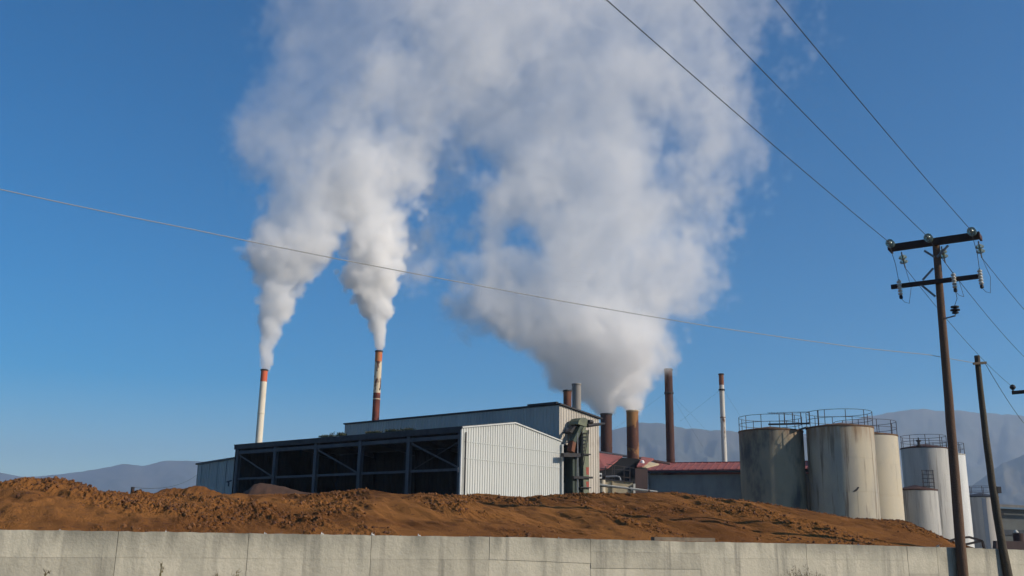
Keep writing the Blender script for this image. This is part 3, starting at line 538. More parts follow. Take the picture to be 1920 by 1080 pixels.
# boiler house below the stout stacks
bh = thing('boiler_house', 'dark boiler house with broken red roofs under the stout stacks', 'building', (at(1160, 925, 96).x, 96, 0))
panel('rear_wall', bh, [(1110, 1010), (1214, 1012), (1214, 868), (1200, 862), (1160, 860), (1110, 850)], 101, 'dark_sheet')
panel('dark_gable', bh, [(1136, 882), (1165, 858), (1197, 860), (1215, 885), (1215, 1010), (1136, 1010)], 95.5, 'dark_sheet')
def slope(pts, mm='red_roof', nm='roof_slope', th=.12):
    m = MB(); m.prism([at(*p) for p in pts], (0, 0, th)); return m.build(nm, mm, bh)
slope([(1116, 884, 91), (1138, 880, 91), (1167, 857.5, 97.5), (1116, 850, 97.5)])
slope([(1116, 849, 98), (1176, 858, 98), (1176, 855.5, 100), (1116, 846.5, 100)], 'dark_trim', 'ridge_cap')
slope([(1194, 876.5, 92), (1204, 876, 92), (1226, 862, 97), (1204, 858.5, 97)])
slope([(1204, 876.5, 93), (1212, 878, 93), (1236, 872, 95), (1218, 868, 95)], 'tan_wall', 'roof_patch')
slope([(1198, 861, 98), (1256, 872, 98), (1256, 869, 100), (1198, 858.5, 100)], 'rust_dark', 'ridge_cap')
panel('brown_screen', bh, [(1191, 1010), (1214.5, 1010), (1214.5, 880), (1191, 878)], 91.5, 'brown_sheet', .2)
m = MB(); m.lathe(at(1204.5, 868, 94) - Vector((0, 0, .3)), [(.16, 0), (.19, .1), (.19, .45), (.1, .55)], 14); m.build('vent_cap', 'lamp_white', bh, smooth=True)
for x0, y0, x1, y1 in ((1125, 878, 1180, 882), (1125, 890, 1182, 896), (1137, 870, 1190, 878)): m = MB(); m.bar(at(x0, y0, 91), at(x1, y1, 91), .06); m.build('guard_rail', 'rail_steel', bh)
for x in (1135, 1148, 1152, 1170, 1181): m = MB(); m.bar(at(x, 903, 91), at(x + .3, 874, 91), .06); m.build('rail_post', 'rail_steel', bh)
m = MB(); m.tube([at(1136, 894, 90.6), at(1156, 893, 90.6), at(1161, 894.5, 90.6), at(1163, 898, 90.6), at(1163, 905, 90.6)], .09, 8); m.build('bent_pipe', 'galvanised', bh, smooth=True)
tw = thing('yard_wall', 'low tan plastered wall right of the beige gable', 'wall', (at(1155, 925, 89).x, 89, 0))
panel('wall_face', tw, [(1135, 1010), (1186, 1010), (1186, 905), (1160, 902.5), (1135, 900.5)], 89, 'tan_wall', .3)
panel('coping', tw, [(1122, 900.5), (1135, 900.5), (1160, 902.5), (1186, 905), (1186, 902.6), (1160, 900), (1135, 898), (1122, 897.5)], 88.9, 'dark_trim', .5)
for x in (1149.5,): panel('pier', tw, [(x - 1.5, 1010), (x + 1.5, 1010), (x + 1.5, 903), (x - 1.5, 902.5)], 88.85, 'tan_wall', .14)
panel('end_post', tw, [(1187.6, 1010), (1191.4, 1010), (1191.4, 907), (1187.6, 907)], 88.8, 'stack_pale', .3)
b = at(1129.5, 930, 88.6); m = MB(); m.lathe((b.x, b.y, 0), [(.28, 0), (.28, at(1129.5, 900, 88.6).z)], 18); m.build('round_post', 'tank_yellowed', tw, smooth=True)
t = thing('wall_fan', 'small white square fan unit above the tan wall', 'fan', at(1126, 895, 88.5)); panel('fan_housing', t, [(1123, 897), (1128.6, 897), (1128.6, 887), (1123, 887)], 88.5, 'lamp_white', .3)
m = MB(); m.lathe(at(1125.8, 892, 88.47), [(.10, 0), (.12, .06), (.05, .08)], 14, axis=(0, -1, 0)); m.build('fan_hub', 'black_steel', t, smooth=True)
t = thing('conveyor_pipe', 'pale pipe sloping across the tan wall to the soil heap', 'pipe', at(1170, 915, 86))
m = MB(); m.tube([at(1118, 908, 86), at(1232, 922.5, 84)], .10, 8); m.build('pale_pipe', 'stack_pale', t, smooth=True)
m = MB(); m.tube([at(1117, 911, 86.2), at(1181, 916.5, 85)], .05, 6); m.build('lower_pipe', 'black_steel', t)
m = MB(); m.tube([at(1106, 907, 86), at(1110, 903.5, 86), at(1115, 903, 86), at(1116, 909, 86)], .09, 8); m.build('valve_bend', 'rust_dark', t, smooth=True)
for x, y in ((1117.5, 908.5), (1181, 916)): m = MB(); m.lathe(at(x, y, 86 - (x - 1117) * .016) - Vector((0, 0, .16)), [(.1, 0), (.17, .06), (.17, .24), (.08, .34)], 10); m.build('valve', 'black_steel', t, smooth=True)

# ------------------------------------------------------------------ storage tanks
def tank(label, xl, xr, ymid, ytop, depth, mm, rail=True, rim='tank_rim', rings=4, posts=11, railh=1.4, stairs=False, seams=True, extra=None):
    a, b = at(xl, ymid, depth), at(xr, ymid, depth); r = (b.x - a.x) / 2 * math.cos(math.atan2((a.x + b.x) / 2, depth)) * .985; c = Vector(((a.x + b.x) / 2, depth, 0))
    f = c - Vector((c.x, c.y, 0)).normalized() * r; pc, _ = proj(c); H = at((xl + xr) / 2, ytop, f.y).z
    t = thing('storage_tank', label, 'tank', c, 'cylindrical storage tanks')
    zs = [H * i / rings for i in range(rings + 1)]; prof = []
    for i in range(rings):
        prof += [(r, zs[i] + .012), (r, zs[i + 1] - .012)]
        if i < rings - 1: prof += [(r - .012, zs[i + 1] - .006), (r - .012, zs[i + 1] + .006)]
    m = MB(); m.lathe(c, prof, 64); shell = m.build('shell', mm, t, smooth=True)
    m = MB(); m.lathe(c, [(r + .01, H - .14), (r + .05, H - .12), (r + .05, H + .01), (r - .05, H + .03), (r * .5, H + .28), (.1, H + .5)], 64); m.build('roof_cone', rim, t, smooth=True)
    if seams:
        rr = random.Random(int(xl * 7)); n = 5
        for i in range(rings):                                           # welded strips between the plates
            for k in range(n):
                an_ = rr.random() * .4 + 2 * math.pi * (k + (i % 2) * .5) / n; d = Vector((math.cos(an_), math.sin(an_), 0))
                if d.y > .35: continue
                m = MB(); m.box(c + d * (r + .002) + Vector((0, 0, (zs[i] + zs[i + 1]) / 2)), .05, .012, zs[i + 1] - zs[i] - .05, (-d.y, d.x, 0), d); m.build('plate_seam', mm, shell)
    if rail:
        for q in (.5, 1.0):
            m = MB(); m.ring(c + Vector((0, 0, H + railh * q)), r - .06, .026, 40, 5); hr_ = m.build('hand_rail' if q == 1 else 'mid_rail', 'rail_steel', t)
        for k in range(posts):
            an_ = 2 * math.pi * (k + .3) / posts; p = c + Vector((math.cos(an_) * (r - .06), math.sin(an_) * (r - .06), H)); m = MB(); m.bar(p, p + Vector((0, 0, railh)), .055); m.build('rail_post', 'rail_steel', hr_)
    return t, c, r, H
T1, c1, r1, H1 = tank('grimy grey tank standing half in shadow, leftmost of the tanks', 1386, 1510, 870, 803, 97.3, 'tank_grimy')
T2, c2, r2, H2 = tank('large cream tank with rusty rim and a dark scrape low down', 1513.5, 1644, 870, 796, 95, 'tank_cream', railh=1.5, posts=10)
T3, c3, r3, H3 = tank('yellowed tank partly hidden behind the large cream tank', 1566, 1689, 880, 812, 102.5, 'tank_yellowed', railh=1.45)
T4, c4, r4, H4 = tank('tall white tank behind the small low tank', 1690, 1780, 870, 837, 115, 'tank_white', rim='rust_dark', railh=1.4, posts=9)
T5, c5, r5, H5 = tank('small low white tank in front of the tall white tank', 1676, 1760, 935, 916.5, 108, 'tank_white', rim='rust_dark', rings=2, rail=False)
T6, c6, r6, H6 = tank('bright white tank seen right of the wooden pole', 1738, 1815, 900, 850, 124, 'tank_bright', rim='tank_white', railh=1.4, posts=9)
T7, c7, r7, H7 = tank('low streaked tank with a blue stripe near the leaning pole', 1806, 1876, 960, 930, 131, 'tank_streaked', rim='dark_trim', rings=2, railh=1.3, posts=9)
def toward_cam(c): return -Vector((c.x, c.y, 0)).normalized()
d = toward_cam(c2); side = Vector((-d.y, d.x, 0)); q = (d * .93 + side * .37).normalized()
m = MB(); p = c2 + d * (r2 - .15); m.tube([c2 - side * 1.9 + d * 2.0 + Vector((0, 0, H2)), c2 - side * 1.9 + d * 2.0 + Vector((0, 0, H2 + 1.55))], .07); m.build('vent_pipe', 'black_steel', T2)
m = MB(); p = on_plane(1608, 918, c2 + d * (r2 + .0), c2 + d * r2 + side); dd = Vector((p.x - c2.x, p.y - c2.y, 0)).normalized(); s2 = Vector((-dd.y, dd.x, 0)); pc = c2 + dd * (r2 + .012) + Vector((0, 0, p.z))
m.prism([pc + s2 * a * .11 + Vector((0, 0, b * .11)) for a, b in ((-3, -1.6), (-1.4, -1.7), (.4, -.7), (1.1, .2), (2.6, 2.2), (1.0, 2.4), (-.6, .6), (-2.2, -.4))], dd * .008); m.build('scrape_mark', 'black_steel', T2)
cat_w = thing('tank_walkway', 'dark steel walkway bridging the two left tanks', 'walkway', c1 + Vector((0, 0, H1)))
wa, wb = at(1441, 800, 95.3), at(1518, 794, 94); wb.z = wa.z = max(wa.z, wb.z)
m = MB(); m.bar(wa, wb, .7, .10); m.build('deck', 'black_steel', cat_w)
m = MB(); m.bar(at(1496, 806.5, 95.6), at(1514, 801, 94.5), .3, .12); m.build('bracket', 'black_steel', cat_w)
dv_ = (wb - wa).normalized(); sd = Vector((-dv_.y, dv_.x, 0))
for s_ in (-1, 1):
    m = MB(); m.bar(wa + sd * .35 * s_ + Vector((0, 0, 1.1)), wb + sd * .35 * s_ + Vector((0, 0, 1.1)), .035); m.build('hand_rail', 'rail_steel', cat_w)
    for k in range(4): p = wa + (wb - wa) * (.4 + .2 * k) + sd * .35 * s_; m = MB(); m.bar(p, p + Vector((0, 0, 1.1)), .05); m.build('rail_post', 'rail_steel', cat_w)
m = MB()                                                              # valve cluster on the white tank's roof
e = c4 + toward_cam(c4) * (r4 - .3) - Vector((.55, 0, 0)) + Vector((0, 0, H4)); m.lathe(e, [(.3, 0), (.32, .1), (.16, .2), (.16, .55), (.28, .6), (.28, .75), (.06, .8), (.06, 1.05)], 14); m.build('valve_stack', 'black_steel', T4, smooth=True)
# blue stripe on the last tank
d = Vector((toward_cam(c7).x, toward_cam(c7).y, 0)); p = at(1853, 960, 128); dd = Vector((p.x - c7.x, -math.sqrt(max(.01, r7 ** 2 - (p.x - c7.x) ** 2)), 0)).normalized(); s2 = Vector((-dd.y, dd.x, 0)); m = MB()
m.prism([c7 + dd * (r7 + .004) + s2 * (.26 * a) + Vector((0, 0, z)) for a, z in ((-1, 0.5), (1, .5), (1, H7 - .3), (-1, H7 - .3))], dd * .02); m.build('blue_stripe', 'blue_stain', T7)
# spiral stair cage on the low tank
st = thing('ladder_cage', 'curved steel ladder cage above the small low tank', 'ladder', c5 + Vector((0, 0, H5)))
cc = at(1742, 916, 107); 
for k in range(5): m = MB(); m.ring((cc.x, cc.y, H5 + .35 + .42 * k), .62, .022, 18, 5); m.build('hoop', 'rail_steel', st)
for k in range(6): an_ = k * math.pi / 3; p = Vector((cc.x + .62 * math.cos(an_), cc.y + .62 * math.sin(an_), H5)); m = MB(); m.bar(p, p + Vector((0, 0, 2.1)), .045); m.build('cage_bar', 'rail_steel', st)

# far right building and yard clutter
fb = thing('far_building', 'flat grey building with blue trimmed roof at the right edge', 'building', (at(1900, 1000, 132).x, 132, 0))
panel('front_wall', fb, [(1870, 1018), (2150, 1024), (2150, 962), (1870, 949)], 132, 'far_wall', 6)
panel('roof_edge', fb, [(1866, 950), (2155, 963), (2155, 958), (1866, 945)], 131.5, 'stack_grey', 7); panel('blue_fascia', fb, [(1867, 953), (2152, 966), (2152, 963), (1867, 950)], 131.2, 'blue_trim', .2)
panel('window_band', fb, [(1882, 1003), (2100, 1010), (2100, 1000), (1882, 993)], 131.9, 'steel_blue', .12)
fs = thing('bent_frame', 'black bent steel frame above the wall beside the pole', 'frame', at(1815, 1030, 29.5))
for pts in ([(1768, 1019), (1793, 1010), (1817, 1007), (1842, 1014.5), (1847, 1034)], [(1790, 1026), (1800, 1023), (1840, 1014.5)]):
    for i in range(len(pts) - 1): m = MB(); m.bar(at(*pts[i], 29.5), at(*pts[i + 1], 29.5), .06, .06); m.build('frame_bar', 'black_steel', fs)
m = MB(); m.bar(at(1847, 1030, 29.5), at(1849, 1034, 29.5) - Vector((0, 0, 1.6)), .06, .06); m.bar(at(1768, 1019, 29.5), at(1766, 1024, 29.5) - Vector((0, 0, 1.5)), .06, .06); m.build('frame_foot', 'black_steel', fs)
dr = at(1910, 1012, 60); t = thing('steel_drum', 'dark drum with a white bundle on top at the right edge', 'drum', (dr.x, 60, 0)); z = at(1910, 1000, 60).z
m = MB(); m.lathe((dr.x, 60, 0), [(.3, 0), (.3, z * .33), (.32, z * .335), (.3, z * .34), (.3, z * .66), (.32, z * .665), (.3, z * .67), (.3, z)], 20); m.build('drum_shell', 'rust_dark', t, smooth=True)
m = MB(); m.lathe((dr.x - .1, 60, z), [(.10, 0), (.15, .05), (.11, .13), (.03, .2)], 7); m.build('white_bundle', 'stack_pale', t)
panel('yard_wall', None, [(1868, 1060), (2100, 1062), (2100, 1019), (1868, 1014)], 55, 'brown_sheet', .4)
tag(bpy.data.objects['yard_wall.001'] if 'yard_wall.001' in bpy.data.objects else bpy.data.objects['yard_wall'], 'low dark yard wall behind the leaning pole', 'wall')
pp = at(249, 915, 47); m = MB(); m.tube([(pp.x, 47, 0), (pp.x, 47, at(249, 913, 47).z)], .09, 8); tag(m.build('stub_post', 'black_steel'), 'short dark post poking above the soil at the left', 'post')

# ------------------------------------------------------------------ utility poles and wires
def pole(label, top, low, depth, wtop, wlow, mm, bend=0.0):
    a, b = at(*top, depth), at(*low, depth); d = (b - a) / (b.z - a.z); base = a + d * (0 - a.z)
    t = thing('utility_pole', label, 'pole', base, 'wooden utility poles'); k = 16; rr = random.Random(int(top[0]))
    pts = [base + (a - base) * (i / k) + Vector((bend * math.sin(math.pi * i / k) + rr.uniform(-.006, .006), 0, 0)) for i in range(k + 1)]
    rl, rt = wlow * px_m(depth) / 2, wtop * px_m(depth) / 2; rads = [rl + (rt - rl) * i / k for i in range(k + 1)]; rads = [q * (1 + rr.uniform(-.03, .03)) for q in rads]
    m = MB(); m.tube(pts, rads, 14); m.build('shaft', mm, t, smooth=True); return t, base, a
P1, p1b, p1t = pole('tall brown wooden pole carrying two crossarms with glass insulators', (1754.5, 455), (1806, 1080), 24.0, 14, 20, 'pole_wood')
def same_z(px, py, z):
    d = ray(px, py); return Vector((0, 0, EYE)) + d * ((z - EYE) / d.z)
def p1_at(z): return p1b + (p1t - p1b) * (z / p1t.z)
zc = on_plane(1752, 452, (p1t.x, p1t.y - .2), (p1t.x + .83, p1t.y - .2 - .55)).z
cdir = Vector((.83, -.56, 0)).normalized(); cn = Vector((-.56, -.83, 0)).normalized()     # along the arm; towards the camera side
ce = p1_at(p1t.z - .18) + cn * .0
def arm_pt(px, py, o=0.0):
    A = ce + cn * o; return on_plane(px, py, A, A + cdir)
for s_ in (-1, 1):
    l, r_ = arm_pt(1669, 468, s_ * .13), arm_pt(1837, 438.5, s_ * .13); z = (l.z + r_.z) / 2; l.z = r_.z = z
    m = MB(); m.bar(l, r_, .10, .19); xa_ = m.build('crossarm', 'arm_wood', P1)
ZA = z
def armq(o, px): q = arm_pt(px, 450, o); q.z = ZA; return q
l2, r2_ = arm_pt(1671, 537, .12), arm_pt(1839, 519, .12); z2 = (l2.z + r2_.z) / 2; l2.z = r2_.z = z2
m = MB(); m.bar(l2, r2_, .09, .11); m.build('lower_crossarm', 'arm_wood', P1)
for a, b in (((1733, 470), (1752, 482)), ((1778, 460), (1757, 482)), ((1730, 525), (1750, 503)), ((1727, 534), (1754, 556))):
    m = MB(); m.bar(arm_pt(*a, .14), arm_pt(*b, .10), .04, .05); m.build('arm_brace', 'galvanised', xa_)
for px_ in (1668, 1838):
    q = armq(0, px_); m = MB(); m.bar(q + cn * .22, q - cn * .22, .05, .12); m.build('arm_bolt', 'rust_dark', xa_)
def disc_string(q, d, n, label, mm='glass_green', rad_=.108):
    """a string of disc insulators from q along d"""
    t = thing('insulator', label, 'insulator', q, 'insulators on the wooden pole'); d = Vector(d).normalized()
    m = MB(); m.tube([q, q + d * (.1 + n * .13 + .12)], .018, 6); m.build('pin', 'galvanised', t)
    for i in range(n):
        c = q + d * (.09 + i * .13); m = MB(); m.lathe(c, [(.035, 0), (.05, .015), (rad_ * .7, .03), (rad_, .065), (rad_ * .98, .085), (rad_ * .6, .075), (.045, .11), (.03, .125)], 20, axis=d); m.build('glass_disc', mm, t, smooth=True)
    return q + d * (.1 + n * .13 + .12)
near = []; far = []
wdir = Vector((-.55, -.83, -.02))
for px_, w in ((1672, 'left'), (1744, 'middle'), (1826, 'right')):
    q = armq(.17, px_) + Vector((0, 0, .05)); near.append(disc_string(q, wdir, 2, 'green glass insulator on the camera side of the crossarm, ' + w))
for px_, w in ((1688, 'left'), (1764, 'middle'), (1834, 'right')):
    q = armq(-.15, px_) + Vector((0, 0, -.07)); far.append(disc_string(q, Vector((.35, .5, -.75)), 2, 'green glass insulator hanging behind the crossarm, ' + w))
def fuse(px_, py_, label):
    top = arm_pt(px_, py_ - 12, .2); bot = arm_pt(px_ + 4, py_ + 16, .26); t = thing('fuse_cutout', label, 'fuse', top, 'fuses on the lower crossarm'); d = (bot - top).normalized(); L = (bot - top).length
    prof = []; k = 5
    for i in range(k): z_ = L * i / k; prof += [(.035, z_ + .005), (.06, z_ + L / k * .35), (.06, z_ + L / k * .55), (.035, z_ + L / k * .9)]
    m = MB(); m.lathe(top, prof, 12, axis=d); m.build('fuse_body', 'porcelain', t, smooth=True)
    m = MB(); m.lathe(bot, [(.03, 0), (.045, .02), (.045, .08), (.02, .1)], 10, axis=d); m.build('fuse_tip', 'black_steel', t); m = MB(); m.bar(top, top - cn * .15, .04, .06); m.build('clamp', 'galvanised', t); return top, bot + d * .08
fz = [fuse(1685, 538, 'pale porcelain fuse at the left end of the lower crossarm'), fuse(1787, 525, 'pale porcelain fuse right of the pole on the lower crossarm'), fuse(1836.5, 518, 'pale porcelain fuse at the right end of the lower crossarm')]
ar = arm_pt(1790, 573, .25); t = thing('surge_arrester', 'black finned arrester on a bent bracket beside the wooden pole', 'arrester', ar)
m = MB(); m.lathe(ar, [(.03, 0), (.10, -.02), (.10, -.05), (.04, -.06), (.045, -.08), (.115, -.10), (.115, -.13), (.04, -.15), (.08, -.17), (.08, -.2), (.02, -.22)], 16); m.build('fins', 'black_steel', t, smooth=True)
m = MB(); m.tube([ar - Vector((0, 0, .2)), arm_pt(1791, 592, .25), arm_pt(1776, 596, .12), arm_pt(1768, 597, .0)], .018, 6); m.build('bracket_arm', 'galvanised', t)
def sag(a, b, n=24, s=.0): return [a + (b - a) * (i / n) - Vector((0, 0, s * 4 * (i / n) * (1 - i / n))) for i in range(n + 1)]
def wire(label, pts, rad_=.009, mm='cable', cat='wire', group=None, nm='power_wire'):
    m = MB(); m.tube(pts, rad_, 6); o = m.build(nm, mm, smooth=True); return tag(o, label, cat, group)
for (e, tx, lab) in zip(near, (1160, 1320, 1470), ('left', 'middle', 'right')):
    b = at(tx, 0, 12.2); d = b - e; f_ = e + d * 2.4; f_.z = e.z + .3
    pts = []
    for i in range(41):
        q = i / 40; p = e + d * (2.4 * q); p.z = e.z + (b.z - e.z) * (2.4 * q) * 1.0 - .35 * q * (1 - q) * 2.4 + .2 * q * q
        pts.append(p)
    wire('overhead wire running from the crossarm up to the top edge, ' + lab + ' of three', pts, .0085)
ends = [(1897, 724, 44.5), (1960, 705, 43.5), (2030, 690, 42.5)]
for e, (a, b, c), lab in zip(far, ends, ('lowest', 'middle', 'highest')):
    wire('thin wire descending right from the glass insulators, ' + lab + ' of three', sag(e, at(a, b, c), 20, .25), .008)
for (t_, b_), e1, e2, lab in zip(fz, near, far, ('left', 'middle', 'right')):
    mid = (e1 + t_) / 2 + Vector((.05, 0, -.1)); wire('slack jumper wire from the insulator down to the fuse, ' + lab, [e1, e1 * .75 + t_ * .25 + Vector((.03, 0, -.05)), mid, t_], .007, nm='jumper_wire')
    lo = b_ + Vector((.22, .05, -.12)); wire('looping jumper wire rising from the fuse to the rear insulator, ' + lab, [b_, b_ + Vector((.08, 0, -.1)), lo, lo * .55 + e2 * .45 + Vector((.10, 0, 0)), e2], .006, nm='jumper_wire')
wire('short jumper wire from the middle fuse to the arrester', [fz[1][1], (fz[1][1] + ar) / 2 + Vector((.05, 0, 0)), ar], .007, nm='jumper_wire')
P2, p2b, p2t = pole('thin dark leaning pole without crossarms at the right', (1832, 667), (1893.5, 1080), 24.75, 10.5, 17, 'pole_dark', bend=-.10)
m = MB(); q = p2b + (p2t - p2b) * .965; m.bar(q + Vector((-.17, -.08, .0)), q + Vector((.17, -.08, .03)), .06, .06); m.build('cable_clamp', 'plank', P2)
m = MB(); q = p2b + (p2t - p2b) * .47 + Vector((.02, 0, 0)); m.box(q + Vector((.0, -.02, 0)), .10, .12, .16); m.build('terminal_box', 'dark_trim', P2)
m = MB(); q = p2b + (p2t - p2b) * .38; m.box(q + Vector((.02, 0, 0)), .07, .1, .07); m.build('step_bolt', 'dark_trim', P2)
q2 = p2b + (p2t - p2b) * .965 + Vector((-.15, -.08, .02)); cA = at(-90, 330, 14.5)
cab = [(-90, 335), (0, 355), (120, 381), (240, 406), (360, 430), (480, 455), (620, 483), (750, 508), (900, 536), (1050, 564), (1200, 590), (1350, 615), (1500, 637), (1620, 653), (1740, 665)]
wire('pale twisted cable sagging across the whole sky to the leaning pole', [on_plane(a, b, cA, q2) for a, b in cab] + [q2], .008, 'cable_pale', 'cable', nm='telephone_cable')
wire('thin cable running right from the leaning pole top', sag(q2 + Vector((.3, .02, 0)), at(1925, 800, 33), 12, .1), .008, nm='telephone_cable', cat='cable')
P3, p3b, p3t = pole('distant pole whose crossarm end shows at the right edge', (1952, 720), (1975, 1020), 44, 12, 13, 'pole_wood')
m = MB(); m.bar(at(1897.5, 736.5, 44.6), at(2010, 727, 43), .1, .16); m.build('crossarm', 'arm_wood', P3)
m = MB(); m.lathe(at(1899.5, 733, 44.5), [(.03, 0), (.03, .05), (.08, .07), (.13, .14), (.13, .2), (.09, .27), (.03, .3)], 16); m.build('pin_insulator', 'black_steel', P3, smooth=True)
e = at(371, 889, 100); wire('thin slack wire left of the grey annex', sag(e, at(249, 914, 47), 14, .5), .012)

# ------------------------------------------------------------------ dry weeds at the foot of the wall
def weed_base(px, off=.35):
    p = on_plane(px, 1060, WA + WN * off, WA + WN * off + WB); p.z = 0; return p
def stalk(px, ytop, n, label, spread=.12, w=.012):
    b = weed_base(px); zt = on_plane(px, ytop, WA + WN * .35, WA + WN * .35 + WB).z; m = MB(); rr = random.Random(int(px)); t = thing('dry_weed', label, 'weed', b)
    for k in range(n):
        h = zt * (1 if k == 0 else rr.uniform(.7, .97)); lean = Vector((rr.uniform(-1, 1) * spread, rr.uniform(-1, 1) * spread, 0)) * (0.3 if k == 0 else 1)
        m.tube([b, b + lean * .4 + Vector((0, 0, h * .5)), b + lean + Vector((0, 0, h))], [w, w * .9, w * .35], 5)
    m.build('stalks', 'dry_stem', t); m = MB()
    for k in range(n * 14):
        z_ = zt * rr.uniform(.55, 1.0); c = b + Vector((rr.uniform(-1, 1) * .02, rr.uniform(-1, 1) * .02, z_)) + Vector((rr.uniform(-1, 1), rr.uniform(-1, 1), 0)) * spread * (z_ / zt) * .6; e_ = Vector((rr.uniform(-1, 1), rr.uniform(-1, 1), rr.uniform(.2, 1.6))).normalized() * rr.uniform(.03, .08); s_ = Vector((rr.uniform(-1, 1), rr.uniform(-1, 1), 0)) * .012
        m.face([c - s_, c + s_, c + e_ + s_ * .3, c + e_ - s_ * .3])
    o = m.build('leaves', 'dry_stem', t); o['kind'] = 'stuff'
stalk(304, 1056, 3, 'upright dry seed stalk against the wall at the left', .05, .022); stalk(89, 1068, 2, 'thin dry stalk at the far left wall foot', .05); stalk(445, 1071, 6, 'low yellowish weed tuft below the cracked joint', .12); stalk(408, 1074, 3, 'tiny dry weed left of the yellowish tuft', .08)
b = weed_base(1505, .5); t = thing('dry_bush', 'round grey leafless bush at the wall foot on the right', 'bush', b); zt = on_plane(1505, 1052, WA + WN * .5, WA + WN * .5 + WB).z; rr = random.Random(9); m = MB(); lv = MB()
for k in range(70):
    d = Vector((rr.gauss(0, 1), rr.gauss(0, 1), 0)); d = d / max(.001, d.length) * rr.random() ** .6 * .52; h = (zt - .02) * rr.uniform(.72, 1.02) * (1 - .25 * d.length ** 2 / .27); e_ = b + d + Vector((0, 0, h)); mid = b + d * .55 + Vector((rr.uniform(-.05, .05), rr.uniform(-.05, .05), h * .6))
    m.tube([b + d * .08, mid, e_], [.008, .006, .002], 4)
    for q in range(26):
        f_ = rr.uniform(.35, 1.02); p = mid + (e_ - mid) * f_ + Vector((rr.gauss(0, .035), rr.gauss(0, .035), rr.gauss(0, .03))); u_ = Vector((rr.gauss(0, 1), rr.gauss(0, 1), rr.gauss(0, 1))).normalized() * rr.uniform(.008, .02); w_ = u_.orthogonal().normalized() * .009
        lv.face([p - w_, p + u_, p + w_, p - u_ * .6])
m.build('twigs', 'dry_stem', t)['kind'] = 'stuff'; lv.build('leaves', 'dry_leaf', t)['kind'] = 'stuff'
# ------------------------------------------------------------------ haze
m = MB(); m.box((0, 2500, 309), 16000, 10000, 620); hz_m = bpy.data.materials.new('haze'); hz_m.use_nodes = True; t = hz_m.node_tree
for n in list(t.nodes): t.nodes.remove(n)
o_ = t.nodes.new('ShaderNodeOutputMaterial'); v_ = t.nodes.new('ShaderNodeVolumePrincipled'); v_.inputs['Color'].default_value = (0.60, 0.77, 1.0, 1); v_.inputs['Density'].default_value = HAZE; v_.inputs['Anisotropy'].default_value = 0.2
t.links.new(v_.outputs[0], o_.inputs['Volume'])
o = m.build('haze', hz_m); o['kind'] = 'stuff'; o['label'] = 'thin blue haze over the plain and mountains'; o['category'] = 'haze'
# ------------------------------------------------------------------ steam plumes
class G:
    """small wrapper for building field expressions in a geometry node tree"""
    def __init__(s, t): s.t = t; s.n = t.nodes; s.l = t.links
    def put(s, sock, v):
        if hasattr(v, 'links') or isinstance(v, bpy.types.NodeSocket): s.l.new(v, sock)
        else: sock.default_value = v
    def m(s, op, a, b=0.0, c=None, clamp=False):
        k = s.n.new('ShaderNodeMath'); k.operation = op; k.use_clamp = clamp
        s.put(k.inputs[0], a); s.put(k.inputs[1], b)
        if c is not None: s.put(k.inputs[2], c)
        return k.outputs[0]
    def vm(s, op, a, b=None, scale=None):
        k = s.n.new('ShaderNodeVectorMath'); k.operation = op; s.put(k.inputs[0], a)
        if b is not None: s.put(k.inputs[1], b)
        if scale is not None: s.put(k.inputs['Scale'], scale)
        return k.outputs[0]
    def sep(s, v):
        k = s.n.new('ShaderNodeSeparateXYZ'); s.put(k.inputs[0], v); return k.outputs
    def comb(s, x, y, z):
        k = s.n.new('ShaderNodeCombineXYZ'); s.put(k.inputs[0], x); s.put(k.inputs[1], y); s.put(k.inputs[2], z); return k.outputs[0]
    def noise(s, vec, scale, detail, rough, color=False):
        k = s.n.new('ShaderNodeTexNoise'); k.noise_dimensions = '3D'; s.put(k.inputs['Vector'], vec)
        k.inputs['Scale'].default_value = scale; k.inputs['Detail'].default_value = detail; k.inputs['Roughness'].default_value = rough
        return k.outputs['Color' if color else 'Fac']
    def sstep(s, v, a, b):
        k = s.n.new('ShaderNodeMapRange'); k.interpolation_type = 'SMOOTHSTEP'; s.put(k.inputs[0], v)
        s.put(k.inputs[1], a); s.put(k.inputs[2], b); k.inputs[3].default_value = 0; k.inputs[4].default_value = 1
        return k.outputs[0]

def steam_material(name, color, aniso):
    m = bpy.data.materials.new(name); m.use_nodes = True; t = m.node_tree
    for n in list(t.nodes): t.nodes.remove(n)
    o = t.nodes.new('ShaderNodeOutputMaterial'); v = t.nodes.new('ShaderNodeVolumePrincipled')
    v.inputs['Color'].default_value = (*color, 1); v.inputs['Density'].default_value = 1.0; v.inputs['Anisotropy'].default_value = aniso
    v.inputs['Density Attribute'].default_value = 'density'
    t.links.new(v.outputs[0], o.inputs['Volume']); return m

